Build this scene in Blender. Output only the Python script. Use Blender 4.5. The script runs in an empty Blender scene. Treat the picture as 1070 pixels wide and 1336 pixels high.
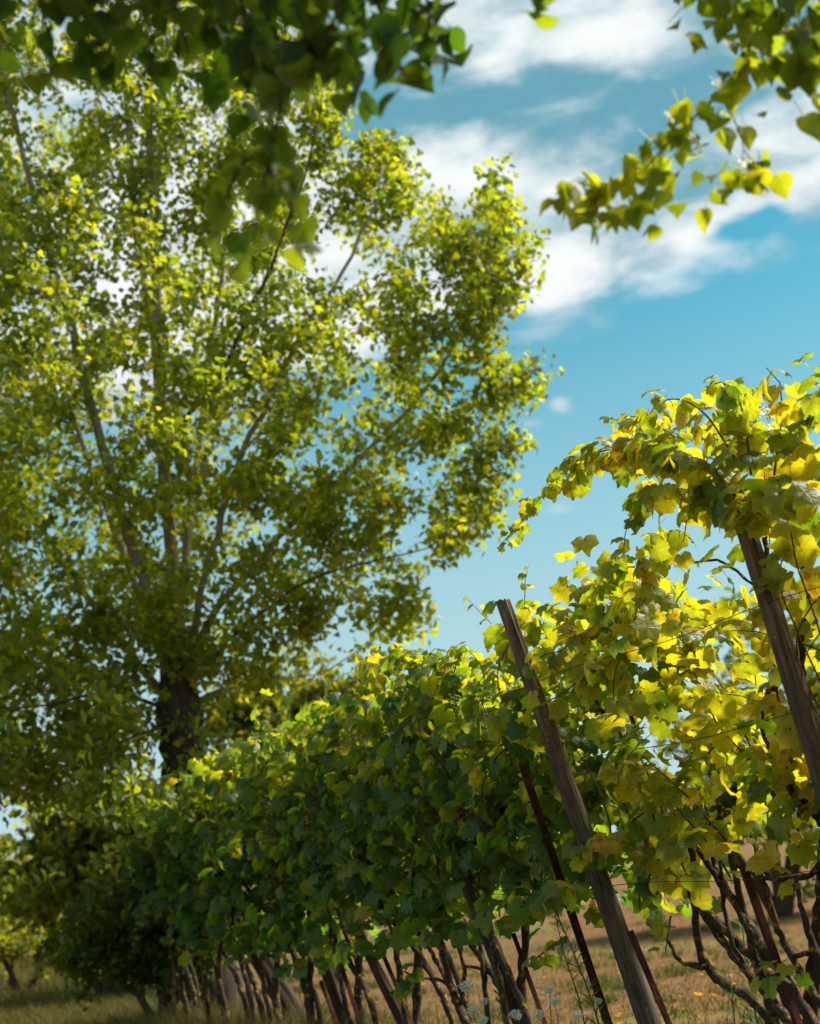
import bpy, math, random
import numpy as np
from mathutils import Matrix, Vector

random.seed(7)
rng = np.random.default_rng(11)
scene = bpy.context.scene
col = scene.collection

# ------------------------------------------------------------------ camera
FPX, CX, CY = 1835.0, 535.0, 668.0            # lens measured on the 1070 x 1336 photograph
PITCH, ROLL = math.radians(14.7), math.radians(6.0)
CAM = np.array([0.0, 0.0, 1.1])
FWD = np.array([0, math.cos(PITCH), math.sin(PITCH)])
_u0 = np.array([0, -math.sin(PITCH), math.cos(PITCH)])
_r0 = np.array([1.0, 0, 0])
RGT = _r0 * math.cos(ROLL) - _u0 * math.sin(ROLL)
UPV = _u0 * math.cos(ROLL) + _r0 * math.sin(ROLL)
cam_data = bpy.data.cameras.new('camera')
cam = bpy.data.objects.new('camera', cam_data)
col.objects.link(cam)
cam_data.sensor_fit = 'VERTICAL'
cam_data.sensor_height = 36.0
cam_data.lens = 36.0 * FPX / 1336.0
cam_data.clip_end = 3000
cam_data.dof.use_dof = True
cam_data.dof.focus_distance = 6.0
cam_data.dof.aperture_fstop = 2.3
cam.matrix_world = Matrix((
    (RGT[0], UPV[0], -FWD[0], CAM[0]),
    (RGT[1], UPV[1], -FWD[1], CAM[1]),
    (RGT[2], UPV[2], -FWD[2], CAM[2]),
    (0, 0, 0, 1)))
scene.camera = cam

# ------------------------------------------------------------------ view, sun, sky
scene.view_settings.view_transform = 'Standard'
scene.view_settings.look = 'None'
scene.view_settings.exposure = 1.33
scene.view_settings.gamma = 1.0
scene.cycles.use_denoising = True
scene.cycles.max_bounces = 10
scene.cycles.diffuse_bounces = 6
scene.cycles.transmission_bounces = 6
scene.cycles.transparent_max_bounces = 6

SUN_EL = math.radians(48)
SUN_AZ = math.radians(67)                     # from the view direction towards the right
sun_dir = np.array([math.sin(SUN_AZ) * math.cos(SUN_EL), math.cos(SUN_AZ) * math.cos(SUN_EL), math.sin(SUN_EL)])
sd = bpy.data.lights.new('sun', 'SUN')
sd.energy = 3.5
sd.angle = math.radians(14.0)           # a sun softened by thin cloud
sd.color = (1.0, 0.92, 0.78)
sun = bpy.data.objects.new('sun', sd)
col.objects.link(sun)
sun.rotation_euler = Vector(sun_dir).to_track_quat('Z', 'Y').to_euler()
sun.location = (8, 6, 12)

world = bpy.data.worlds.new('World')
scene.world = world
world.use_nodes = True


class Nodes:
    """small helper for building node trees"""
    def __init__(self, tree):
        self.t = tree
        tree.nodes.clear()

    def new(self, kind, **kw):
        n = self.t.nodes.new(kind)
        for k, v in kw.items():
            setattr(n, k, v)
        return n

    def link(self, a, b):
        self.t.links.new(a, b)

    def set(self, sock, v):
        if hasattr(v, 'is_linked') or isinstance(v, bpy.types.NodeSocket):
            self.link(v, sock)
        else:
            sock.default_value = v

    def math(self, op, a, b=0.0, c=None, clamp=False):
        n = self.new('ShaderNodeMath', operation=op, use_clamp=clamp)
        self.set(n.inputs[0], a)
        self.set(n.inputs[1], b)
        if c is not None:
            self.set(n.inputs[2], c)
        return n.outputs[0]

    def vmath(self, op, a, b):
        n = self.new('ShaderNodeVectorMath', operation=op)
        self.set(n.inputs[0], a)
        self.set(n.inputs[1], b)
        return n.outputs[0]

    def smooth(self, v, lo, hi, to0=0.0, to1=1.0):
        n = self.new('ShaderNodeMapRange', interpolation_type='SMOOTHSTEP')
        self.set(n.inputs[0], v)
        n.inputs[1].default_value = lo
        n.inputs[2].default_value = hi
        n.inputs[3].default_value = to0
        n.inputs[4].default_value = to1
        return n.outputs[0]

    def noise(self, vec, scale, detail=4.0, rough=0.55, dist=0.0):
        n = self.new('ShaderNodeTexNoise')
        if vec is not None:
            self.link(vec, n.inputs['Vector'])
        n.inputs['Scale'].default_value = scale
        n.inputs['Detail'].default_value = detail
        n.inputs['Roughness'].default_value = rough
        n.inputs['Distortion'].default_value = dist
        return n

    def mix(self, fac, a, b, blend='MIX'):
        n = self.new('ShaderNodeMix', data_type='RGBA', blend_type=blend)
        self.set(n.inputs[0], fac)
        self.set(n.inputs[6], a)
        self.set(n.inputs[7], b)
        return n.outputs[2]

    def ramp(self, fac, stops):
        n = self.new('ShaderNodeValToRGB')
        self.link(fac, n.inputs[0])
        e = n.color_ramp.elements
        while len(e) < len(stops):
            e.new(0.5)
        for el, (p, c) in zip(e, stops):
            el.position = p
            el.color = (*c, 1)
        return n.outputs[0]


def ray(px, py):
    return FWD + RGT * (px - CX) / FPX - UPV * (py - CY) / FPX


def az_el(px, py):
    k = ray(px, py)
    k = k / np.linalg.norm(k)
    return math.atan2(k[0], k[1]), math.asin(k[2])


def build_sky():
    N = Nodes(world.node_tree)
    out = N.new('ShaderNodeOutputWorld')
    bg = N.new('ShaderNodeBackground')
    bg.inputs['Strength'].default_value = 0.057
    N.link(bg.outputs[0], out.inputs[0])
    sky = N.new('ShaderNodeTexSky', sky_type='NISHITA')
    sky.sun_disc = False
    sky.sun_elevation = SUN_EL
    sky.sun_rotation = SUN_AZ
    sky.air_density = 1.0
    sky.dust_density = 1.6
    sky.ozone_density = 2.0
    tint = N.mix(1.0, sky.outputs[0], (0.22, 0.89, 0.82, 1), 'MULTIPLY')
    geo = N.new('ShaderNodeTexCoord')
    sep = N.new('ShaderNodeSeparateXYZ')
    N.link(geo.outputs['Generated'], sep.inputs[0])
    x, y, z = sep.outputs
    az = N.math('ARCTAN2', x, y)
    el = N.math('ARCSINE', z)
    tint = N.mix(N.smooth(el, math.radians(3), math.radians(27), .95, 0.0), tint, (3.7, 5.1, 5.5, 1))
    comb = N.new('ShaderNodeCombineXYZ')
    N.link(az, comb.inputs[0])
    N.link(el, comb.inputs[1])
    mp = N.new('ShaderNodeMapping')
    N.link(comb.outputs[0], mp.inputs[0])
    mp.inputs['Rotation'].default_value = (0, 0, math.radians(-14))
    mp.inputs['Scale'].default_value = (1.0, 2.3, 1.0)
    warp = N.noise(mp.outputs[0], 7.0, 3.0, 0.5)
    wv = N.vmath('SUBTRACT', warp.outputs['Color'], (0.5, 0.5, 0.5))
    wsc = N.vmath('MULTIPLY', wv, (0.10, 0.07, 0.0))
    wc = N.vmath('ADD', comb.outputs[0], wsc)
    f_big = N.noise(mp.outputs[0], 5.0, 7.0, 0.56, 0.4).outputs['Fac']
    f_fine = N.noise(mp.outputs[0], 14.0, 8.0, 0.60, 0.3).outputs['Fac']
    sw = N.new('ShaderNodeSeparateXYZ')
    N.link(wc, sw.inputs[0])
    waz, wel = sw.outputs[0], sw.outputs[1]

    def blob(px, py, rx, ry, rot=0.0, w=1.0):
        a0, e0 = az_el(px, py)
        c, s = math.cos(rot), math.sin(rot)
        da = N.math('SUBTRACT', waz, a0)
        de = N.math('SUBTRACT', wel, e0)
        p = N.math('ADD', N.math('MULTIPLY', da, c / (rx / FPX)), N.math('MULTIPLY', de, s / (rx / FPX)))
        q = N.math('ADD', N.math('MULTIPLY', da, -s / (ry / FPX)), N.math('MULTIPLY', de, c / (ry / FPX)))
        r2 = N.math('ADD', N.math('MULTIPLY', p, p), N.math('MULTIPLY', q, q))
        return N.math('MULTIPLY', N.math('POWER', 2.71828, N.math('MULTIPLY', r2, -1.0)), w)

    def add(items):
        acc = items[0]
        for i in items[1:]:
            acc = N.math('ADD', acc, i)
        return acc

    # the deck of cloud overhead, its lower edge rising towards the right
    a0, e0 = az_el(690, 425)
    a1, e1 = az_el(1070, 325)
    slope = (e1 - e0) / (a1 - a0)
    edge = N.math('ADD', N.math('MULTIPLY', N.math('SUBTRACT', waz, a0), slope), e0)
    edge = N.math('MINIMUM', edge, e0 + 0.12)
    edge = N.math('MAXIMUM', edge, e0 - 0.16)
    deck = N.smooth(N.math('SUBTRACT', wel, edge), -0.035, 0.05)
    thin = add([blob(985, 296, 45, 13, 0.2, -0.8), blob(600, 420, 90, 40, 0.0, -0.2)])
    wisps = add([blob(741, 516, 20, 13, 0, 0.52), blob(870, 532, 60, 18, 0.3, 0.55), blob(690, 549, 30, 9, 0, 0.42),
                 blob(738, 662, 25, 14, 0, 0.38), blob(930, 395, 20, 9, 0, 0.35),
                 blob(250, 420, 300, 260, 0, 0.6)])
    dens = add([N.math('MULTIPLY', deck, 0.95), thin, wisps,
                N.math('MULTIPLY', N.math('SUBTRACT', f_big, 0.5), 0.9),
                N.math('MULTIPLY', N.math('SUBTRACT', f_fine, 0.5), 0.9)])
    cover = N.smooth(dens, 0.22, 0.85)
    whites = add([blob(770, 48, 95, 38, 0.1, 0.85), blob(650, 55, 90, 40, 0, 0.6), blob(720, 345, 110, 55, 0.3, 0.95),
                  blob(890, 350, 105, 24, 0.30, 1.0), blob(620, 222, 150, 30, -0.1, 0.6), blob(1050, 180, 70, 50, 0, 0.6),
                  blob(960, 330, 80, 20, 0.3, 0.55), blob(300, 350, 300, 260, 0, 0.9),
                  blob(650, 135, 200, 44, -0.05, -0.72), blob(880, 140, 130, 50, 0.4, -0.35), blob(480, 150, 90, 45, 0, -0.5), blob(860, 270, 120, 34, 0.3, -0.4), blob(620, 300, 60, 40, 0, -0.2)])
    wh = add([whites, N.math('ADD', 0.0, 0.20), N.math('MULTIPLY', N.math('SUBTRACT', f_fine, 0.5), 2.6),
              N.math('MULTIPLY', N.math('SUBTRACT', f_big, 0.5), 0.9)])
    wfac = N.smooth(wh, -0.30, 1.15)
    ccol = N.mix(wfac, (1.05, 2.75, 3.5, 1), (6.6, 6.9, 6.9, 1))
    N.link(N.mix(cover, tint, ccol), bg.inputs['Color'])


build_sky()


# ------------------------------------------------------------------ points measured on the photograph
def PY(px, py, Y):
    """point on the sight line through a pixel at world distance Y"""
    k = ray(px, py)
    return CAM + k * (Y / k[1])


def project(p):
    d = np.asarray(p) - CAM
    w = d @ FWD
    ws = np.where(np.abs(w) < 1e-6, 1e-6, w)
    return CX + FPX * (d @ RGT) / ws, CY - FPX * (d @ UPV) / ws, w


# the vine row: passes the foot of the leaning split post and recedes to the left
ROW0 = np.array([0.81, 5.7, 0.0])
RDIR = np.array([-0.46, 0.888, 0.0])
RDIR /= np.linalg.norm(RDIR)
RNRM = np.array([RDIR[1], -RDIR[0], 0.0])      # to the far, sunny side


def RP(px, py, off=0.0):
    """point on the vertical plane of the row (off metres behind it) seen at a pixel"""
    k = ray(px, py)
    t = (RNRM @ (ROW0 + RNRM * off - CAM)) / (RNRM @ k)
    return CAM + k * t


def row_s(p):
    return (np.asarray(p) - ROW0) @ RDIR


# ------------------------------------------------------------------ materials
def material(name):
    m = bpy.data.materials.new(name)
    m.use_nodes = True
    N = Nodes(m.node_tree)
    out = N.new('ShaderNodeOutputMaterial')
    return m, N, out


def leaf_material(name, base, trans, veins, mottle, tmix=0.45, rough=0.42, spec=0.5, blemish=False):
    m, N, out = material(name)
    info = N.new('ShaderNodeObjectInfo')
    sc = N.new('ShaderNodeSeparateColor')
    N.link(info.outputs['Color'], sc.inputs[0])
    at = N.new('ShaderNodeAttribute', attribute_name='tint')
    uv = N.new('ShaderNodeUVMap')
    t = N.math('ADD', sc.outputs[0], at.outputs['Fac'])
    seed = N.math('MULTIPLY', t, 37.0)
    shift = N.new('ShaderNodeCombineXYZ')
    N.link(seed, shift.inputs[2])
    vec = N.vmath('ADD', uv.outputs[0], shift.outputs[0])
    nz = N.noise(vec, 2.6, 3.0, 0.6).outputs['Fac']
    t2 = N.math('ADD', t, N.math('MULTIPLY', N.math('SUBTRACT', nz, 0.5), mottle))
    su = N.new('ShaderNodeSeparateXYZ')
    N.link(uv.outputs[0], su.inputs[0])
    vsum = None
    for a in veins:
        a = math.radians(a)
        d = N.math('ABSOLUTE', N.math('SUBTRACT', N.math('MULTIPLY', su.outputs[0], math.cos(a)),
                                      N.math('MULTIPLY', su.outputs[1], math.sin(a))))
        along = N.math('ADD', N.math('MULTIPLY', su.outputs[0], math.sin(a)), N.math('MULTIPLY', su.outputs[1], math.cos(a)))
        f = N.math('MULTIPLY', N.smooth(d, 0.0, 0.045, 1.0, 0.0), N.math('GREATER_THAN', along, 0.0))
        vsum = f if vsum is None else N.math('MAXIMUM', vsum, f)
    cb = N.ramp(t2, base)
    ct = N.ramp(t2, trans)
    if blemish:
        ln = N.new('ShaderNodeVectorMath', operation='LENGTH')
        N.link(uv.outputs[0], ln.inputs[0])
        n5 = N.noise(vec, 4.5, 4.0, 0.7).outputs['Fac']
        rim = N.smooth(N.math('ADD', ln.outputs['Value'], N.math('MULTIPLY', N.math('SUBTRACT', n5, 0.5), 1.3)), 0.86, 1.12)
        spot = N.smooth(N.noise(vec, 11.0, 2.0, 0.5).outputs['Fac'], 0.68, 0.74)
        old = N.smooth(t2, 0.40, 0.85, 0.06, 0.65)
        bl = N.math('MULTIPLY', N.math('MAXIMUM', rim, spot), old)
        cb = N.mix(bl, cb, (0.17, 0.085, 0.025, 1))
        ct = N.mix(bl, ct, (0.22, 0.10, 0.01, 1))
    if vsum is not None:
        cb = N.mix(N.math('MULTIPLY', vsum, 0.45), cb, (0.22, 0.26, 0.06, 1))
        ct = N.mix(N.math('MULTIPLY', vsum, 0.35), ct, (0.10, 0.14, 0.01, 1))
    pr = N.new('ShaderNodeBsdfPrincipled')
    N.link(cb, pr.inputs['Base Color'])
    pr.inputs['Roughness'].default_value = rough
    pr.inputs['Specular IOR Level'].default_value = spec
    bump = N.new('ShaderNodeBump')
    bump.inputs['Strength'].default_value = 0.35
    bump.inputs['Distance'].default_value = 0.01
    h = N.noise(vec, 7.0, 2.0, 0.5).outputs['Fac']
    if vsum is not None:
        h = N.math('SUBTRACT', h, N.math('MULTIPLY', vsum, 0.7))
    N.link(h, bump.inputs['Height'])
    N.link(bump.outputs[0], pr.inputs['Normal'])
    tr = N.new('ShaderNodeBsdfTranslucent')
    N.link(ct, tr.inputs['Color'])
    mx = N.new('ShaderNodeMixShader')
    mx.inputs[0].default_value = tmix
    N.link(pr.outputs[0], mx.inputs[1])
    N.link(tr.outputs[0], mx.inputs[2])
    N.link(mx.outputs[0], out.inputs[0])
    return m


M = {}
M['vine_leaf'] = leaf_material(
    'vine_leaf',
    [(0.0, (0.026, 0.087, 0.032)), (0.35, (0.065, 0.152, 0.032)), (0.62, (0.203, 0.246, 0.026)), (0.88, (0.52, 0.42, 0.020)), (1.0, (0.406, 0.102, 0.029))],
    [(0.0, (0.08, 0.22, 0.012)), (0.35, (0.30, 0.44, 0.012)), (0.62, (0.68, 0.62, 0.014)), (0.88, (0.92, 0.75, 0.014)), (1.0, (0.50, 0.12, 0.01))],
    (0, 52, -52, 112, -112), 0.40, 0.60, 0.44, 0.55, True)
M['poplar_leaf'] = leaf_material(
    'poplar_leaf',
    [(0.0, (0.032, 0.087, 0.029)), (0.4, (0.087, 0.152, 0.023)), (0.7, (0.246, 0.246, 0.017)), (1.0, (0.600, 0.406, 0.017))],
    [(0.0, (0.11, 0.24, 0.010)), (0.4, (0.46, 0.54, 0.010)), (0.7, (0.76, 0.72, 0.012)), (1.0, (0.95, 0.62, 0.010))],
    (0, 40, -40), 0.22, 0.60, 0.44, 0.5)
M['bush_leaf'] = leaf_material(
    'bush_leaf',
    [(0.0, (0.024, 0.068, 0.015)), (0.5, (0.083, 0.143, 0.018)), (1.0, (0.330, 0.315, 0.030))],
    [(0.0, (0.06, 0.13, 0.006)), (0.5, (0.32, 0.38, 0.008)), (1.0, (0.65, 0.55, 0.015))],
    (), 0.2, 0.5, 0.5, 0.3)
M['weed_leaf'] = leaf_material(
    'weed_leaf',
    [(0.0, (0.04, 0.09, 0.03)), (1.0, (0.14, 0.18, 0.05))],
    [(0.0, (0.08, 0.18, 0.03)), (1.0, (0.25, 0.30, 0.05))],
    (), 0.2, 0.35, 0.5)
M['dry_grass'] = leaf_material(
    'dry_grass',
    [(0.0, (0.06, 0.085, 0.014)), (0.35, (0.13, 0.105, 0.025)), (0.7, (0.22, 0.12, 0.045)), (1.0, (0.32, 0.19, 0.085))],
    [(0.0, (0.12, 0.17, 0.015)), (0.35, (0.18, 0.15, 0.03)), (0.7, (0.26, 0.15, 0.055)), (1.0, (0.35, 0.22, 0.10))],
    (), 0.1, 0.35, 0.7, 0.2)
M['petal'] = leaf_material(
    'petal', [(0.0, (0.78, 0.72, 0.58)), (1.0, (0.82, 0.77, 0.66))], [(0.0, (0.6, 0.62, 0.5)), (1.0, (0.7, 0.7, 0.62))],
    (), 0.0, 0.3, 0.6, 0.2)


def bark_material(name, dark, light, lichen=None, scale=(9, 9, 2.5), coords='Object', amount=0.55):
    m, N, out = material(name)
    tc = N.new('ShaderNodeTexCoord')
    mp = N.new('ShaderNodeMapping')
    N.link(tc.outputs[coords], mp.inputs[0])
    mp.inputs['Scale'].default_value = scale
    n1 = N.noise(mp.outputs[0], 4.0, 6.0, 0.65, 0.6).outputs['Fac']
    n2 = N.noise(tc.outputs[coords], 3.0, 3.0, 0.5).outputs['Fac']
    c = N.ramp(n1, [(0.30, dark), (0.70, light)])
    c = N.mix(N.smooth(n2, 0.40, 0.72), c, N.mix(0.5, c, (*dark, 1)))
    if lichen:
        n3 = N.noise(tc.outputs[coords], 26.0, 5.0, 0.65).outputs['Fac']
        c = N.mix(N.smooth(n3, amount, amount + 0.13), c, (*lichen, 1))
    pr = N.new('ShaderNodeBsdfPrincipled')
    N.link(c, pr.inputs['Base Color'])
    pr.inputs['Roughness'].default_value = 0.9
    pr.inputs['Specular IOR Level'].default_value = 0.2
    b = N.new('ShaderNodeBump')
    b.inputs['Strength'].default_value = 0.8
    b.inputs['Distance'].default_value = 0.02
    N.link(n1, b.inputs['Height'])
    N.link(b.outputs[0], pr.inputs['Normal'])
    N.link(pr.outputs[0], out.inputs[0])
    return m


M['vine_wood'] = bark_material('vine_wood', (0.022, 0.015, 0.011), (0.085, 0.058, 0.038), (0.34, 0.19, 0.03), (7, 7, 2), amount=0.53)
M['cane'] = bark_material('cane', (0.10, 0.035, 0.015), (0.22, 0.10, 0.035), None, (20, 20, 20))
M['poplar_bark'] = bark_material('poplar_bark', (0.022, 0.015, 0.010), (0.13, 0.095, 0.065), None, (4, 4, 1.0))
M['branch_bark'] = bark_material('branch_bark', (0.18, 0.15, 0.115), (0.44, 0.39, 0.32), None, (6, 6, 2))
M['twig'] = bark_material('twig', (0.05, 0.03, 0.02), (0.14, 0.08, 0.05), None, (10, 10, 10))
M['post_wood'] = bark_material('post_wood', (0.030, 0.020, 0.015), (0.27, 0.20, 0.15), (0.38, 0.33, 0.22), (13, 13, 1.1), amount=0.64)
M['old_wood'] = bark_material('old_wood', (0.03, 0.018, 0.012), (0.12, 0.075, 0.048), None, (8, 8, 0.9))
M['rust'] = bark_material('rust', (0.028, 0.012, 0.009), (0.12, 0.040, 0.020), (0.05, 0.04, 0.04), (14, 14, 6))
M['wire'] = bark_material('wire', (0.06, 0.04, 0.03), (0.16, 0.10, 0.07), None, (40, 40, 40))
M['grape'] = bark_material('grape', (0.10, 0.016, 0.010), (0.22, 0.035, 0.018), None, (20, 20, 20))
M['green_grape'] = bark_material('green_grape', (0.16, 0.17, 0.03), (0.30, 0.28, 0.05), None, (20, 20, 20))


def ground_material():
    m, N, out = material('dry_ground')
    tc = N.new('ShaderNodeTexCoord')
    n1 = N.noise(tc.outputs['Object'], 0.28, 6.0, 0.6).outputs['Fac']
    n2 = N.noise(tc.outputs['Object'], 3.2, 6.0, 0.7).outputs['Fac']
    n3 = N.noise(tc.outputs['Object'], 30.0, 4.0, 0.7).outputs['Fac']
    c = N.ramp(n2, [(0.25, (0.11, 0.055, 0.022)), (0.55, (0.20, 0.105, 0.042)), (0.8, (0.28, 0.16, 0.075))])
    c = N.mix(N.smooth(n1, 0.50, 0.68), c, N.ramp(n2, [(0.3, (0.10, 0.12, 0.025)), (0.75, (0.24, 0.22, 0.06))]))
    c = N.mix(N.smooth(n3, 0.45, 0.75, 0.0, 0.5), c, (0.12, 0.075, 0.04, 1))
    pr = N.new('ShaderNodeBsdfPrincipled')
    N.link(c, pr.inputs['Base Color'])
    pr.inputs['Roughness'].default_value = 0.95
    pr.inputs['Specular IOR Level'].default_value = 0.1
    b = N.new('ShaderNodeBump')
    b.inputs['Strength'].default_value = 0.7
    b.inputs['Distance'].default_value = 0.05
    N.link(N.math('ADD', n2, n3), b.inputs['Height'])
    N.link(b.outputs[0], pr.inputs['Normal'])
    N.link(pr.outputs[0], out.inputs[0])
    return m


M['ground'] = ground_material()


# ------------------------------------------------------------------ mesh helpers
def raw_mesh(name, verts, tris, mat, uv=None, tint=None, smooth=True):
    verts = np.ascontiguousarray(verts, dtype=np.float32)
    tris = np.ascontiguousarray(tris, dtype=np.int32)
    me = bpy.data.meshes.new(name)
    me.vertices.add(len(verts))
    me.vertices.foreach_set('co', verts.ravel())
    me.loops.add(tris.size)
    me.loops.foreach_set('vertex_index', tris.ravel())
    me.polygons.add(len(tris))
    me.polygons.foreach_set('loop_start', np.arange(0, tris.size, 3, dtype=np.int32))
    me.polygons.foreach_set('loop_total', np.full(len(tris), 3, dtype=np.int32))
    if smooth:
        me.polygons.foreach_set('use_smooth', np.ones(len(tris), dtype=bool))
    if uv is not None:
        l = me.uv_layers.new(name='UVMap')
        l.data.foreach_set('uv', np.ascontiguousarray(uv[tris.ravel()], dtype=np.float32).ravel())
    if tint is not None:
        a = me.attributes.new('tint', 'FLOAT', 'POINT')
        a.data.foreach_set('value', np.ascontiguousarray(tint, dtype=np.float32))
    me.materials.append(mat)
    me.update()
    me.validate()
    return me


def link_obj(name, data, parent=None, loc=None):
    o = bpy.data.objects.new(name, data)
    col.objects.link(o)
    if parent is not None:
        o.parent = parent
    if loc is not None:
        o.location = loc
    return o


def thing(name, label, cat, loc, group=None):
    o = link_obj(name, None, None, loc)
    o.empty_display_size = 0.2
    return tag(o, label, cat, group)


def tag(o, label, cat, group=None):
    o['label'] = label
    o['category'] = cat
    if group:
        o['group'] = group
    return o


def smooth_path(pts, step):
    """Catmull-Rom through the points, resampled"""
    pts = [np.asarray(p, float) for p in pts]
    if len(pts) == 2:
        n = max(2, int(np.linalg.norm(pts[1] - pts[0]) / step) + 1)
        return np.array([pts[0] + (pts[1] - pts[0]) * t for t in np.linspace(0, 1, n)])
    P = [2 * pts[0] - pts[1]] + pts + [2 * pts[-1] - pts[-2]]
    out = []
    for i in range(1, len(P) - 2):
        n = max(1, int(np.linalg.norm(P[i + 1] - P[i]) / step))
        for k in range(n):
            t = k / n
            a, b, c, d = P[i - 1], P[i], P[i + 1], P[i + 2]
            out.append(0.5 * ((2 * b) + (-a + c) * t + (2 * a - 5 * b + 4 * c - d) * t * t + (-a + 3 * b - 3 * c + d) * t ** 3))
    out.append(pts[-1])
    return np.array(out)


def tube(path, radii, sides=6, knobby=0.0, cap=True):
    path = np.asarray(path, float)
    n = len(path)
    tan = np.gradient(path, axis=0)
    tan /= np.linalg.norm(tan, axis=1)[:, None] + 1e-9
    ref = np.array([0.31, 0.87, 0.21])
    a = np.cross(tan, ref)
    a /= np.linalg.norm(a, axis=1)[:, None] + 1e-9
    b = np.cross(tan, a)
    ang = np.arange(sides) * 2 * math.pi / sides
    r = np.asarray(radii, float)[:, None] * np.ones((1, sides))
    if knobby:
        r = r * (1 + knobby * rng.normal(0, 1, (n, sides)) * 0.5 + knobby * rng.normal(0, 1, (n, 1)) * 0.5)
    v = path[:, None, :] + (a[:, None, :] * np.cos(ang)[None, :, None] + b[:, None, :] * np.sin(ang)[None, :, None]) * r[:, :, None]
    v = v.reshape(-1, 3)
    i = np.arange(n - 1)[:, None] * sides
    j = np.arange(sides)[None, :]
    k = (j + 1) % sides
    q0, q1, q2, q3 = i + j, i + k, i + sides + k, i + sides + j
    f = np.concatenate([np.stack([q0, q1, q2], -1).reshape(-1, 3), np.stack([q0, q2, q3], -1).reshape(-1, 3)])
    if cap:
        v = np.vstack([v, path[:1], path[-1:]])
        c0, c1 = len(v) - 2, len(v) - 1
        jj = np.arange(sides)
        kk = (jj + 1) % sides
        f = np.vstack([f, np.stack([np.full(sides, c0), kk, jj], -1),
                       np.stack([np.full(sides, c1), (n - 1) * sides + jj, (n - 1) * sides + kk], -1)])
    return v, f


def join(parts):
    vs, fs, o = [], [], 0
    for v, f in parts:
        vs.append(v)
        fs.append(f + o)
        o += len(v)
    return np.vstack(vs), np.vstack(fs)


def wood(name, parts, mat, parent, base, kind=None):
    v, f = join(parts)
    o = link_obj(name, raw_mesh(name, v - base, f, mat), parent)
    if kind:
        o['kind'] = kind
    return o


# ------------------------------------------------------------------ leaf templates (tip along +y, blade in xy, face +z)
def vine_leaf(seed):
    r = np.random.default_rng(seed)
    half = [(0, 1.02), (12, .86), (27, .76), (41, .86), (55, .95), (70, .82), (86, .73), (103, .84), (120, .86), (145, .76), (167, .56)]
    ol = []
    for a, q in half:
        ol.append((a, q))
    ol.append((180, .07))
    for a, q in reversed(half[1:]):
        ol.append((360 - a, q))
    ang = np.radians([a for a, _ in ol]) + r.normal(0, .03, len(ol))
    rad = np.array([q for _, q in ol]) * (1 + r.normal(0, .05, len(ol)))
    rad[11] = .07
    out = np.stack([np.sin(ang) * rad, np.cos(ang) * rad], -1)
    n = len(out)                                # 22
    inner = out[0::2] * 0.55
    xy = np.vstack([[[0, 0]], inner, out])
    tri = []
    m = len(inner)                              # 11
    for i in range(m):
        j = (i + 1) % m
        o0, o1, o2 = 1 + m + 2 * i, 1 + m + (2 * i + 1) % n, 1 + m + (2 * i + 2) % n
        tri += [(0, 1 + j, 1 + i), (1 + i, o1, o0), (1 + i, 1 + j, o1), (1 + j, o2, o1)]
    rr = np.linalg.norm(xy, axis=1)
    aa = np.arctan2(xy[:, 0], xy[:, 1])
    fold = r.uniform(-.05, .30)
    droop = r.uniform(.10, .42)
    z = .10 * np.sin(rr * math.pi) - droop * rr ** 2 + fold * np.abs(xy[:, 0])
    z += .10 * rr * np.cos(5 * aa + r.uniform(0, 6)) * r.uniform(.3, 1) + r.normal(0, .03, len(xy)) * rr
    z += r.uniform(-.2, .2) * xy[:, 0] * xy[:, 1]
    v = np.column_stack([xy, z])
    pet = np.array([[-.016, 0, 0], [.016, 0, 0], [.02, -.75, -.45], [-.02, -.75, -.45]])
    b = len(v)
    v = np.vstack([v, pet])
    tri += [(b, b + 1, b + 2), (b, b + 2, b + 3)]
    return v, np.array(tri), np.vstack([xy, np.zeros((4, 2))])


def poplar_leaf(seed, simple=False):
    r = np.random.default_rng(seed)
    half = [(0, 1.08), (16, .80), (38, .66), (62, .64), (90, .60), (122, .50), (155, .36)] if not simple else [(0, 1.1), (35, .68), (80, .62), (135, .46)]
    ol = list(half) + [(180, .26)] + [(360 - a, q) for a, q in reversed(half[1:])]
    ang = np.radians([a for a, _ in ol])
    rad = np.array([q for _, q in ol]) * (1 + r.normal(0, .05, len(ol)))
    out = np.stack([np.sin(ang) * rad, np.cos(ang) * rad], -1)
    xy = np.vstack([[[0, 0]], out])
    n = len(out)
    tri = [(0, 1 + (i + 1) % n, 1 + i) for i in range(n)]
    rr = np.linalg.norm(xy, axis=1)
    z = r.uniform(.05, .35) * np.abs(xy[:, 0]) - r.uniform(.05, .3) * xy[:, 1] * np.abs(xy[:, 1]) + r.normal(0, .04, len(xy)) * rr
    v = np.column_stack([xy, z])
    if simple:
        return v, np.array(tri), xy
    pet = np.array([[-.018, -.25, 0], [.018, -.25, 0], [.02, -1.05, .1], [-.02, -1.05, .1]])
    b = len(v)
    v = np.vstack([v, pet])
    tri += [(b, b + 1, b + 2), (b, b + 2, b + 3)]
    return v, np.array(tri), np.vstack([xy, np.zeros((4, 2))])


def oval_leaf(seed, w=.45):
    r = np.random.default_rng(seed)
    xy = np.array([[0, -.9], [w * .8, -.4], [w, .1], [w * .6, .6], [0, 1.], [-w * .6, .6], [-w, .1], [-w * .8, -.4]])
    z = .3 * np.abs(xy[:, 0]) - .25 * xy[:, 1] ** 2 + r.normal(0, .04, 8)
    tri = np.array([(0, 1, 7), (1, 2, 7), (2, 6, 7), (2, 3, 6), (3, 5, 6), (3, 4, 5)])
    return np.column_stack([xy, z]), tri, xy


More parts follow.
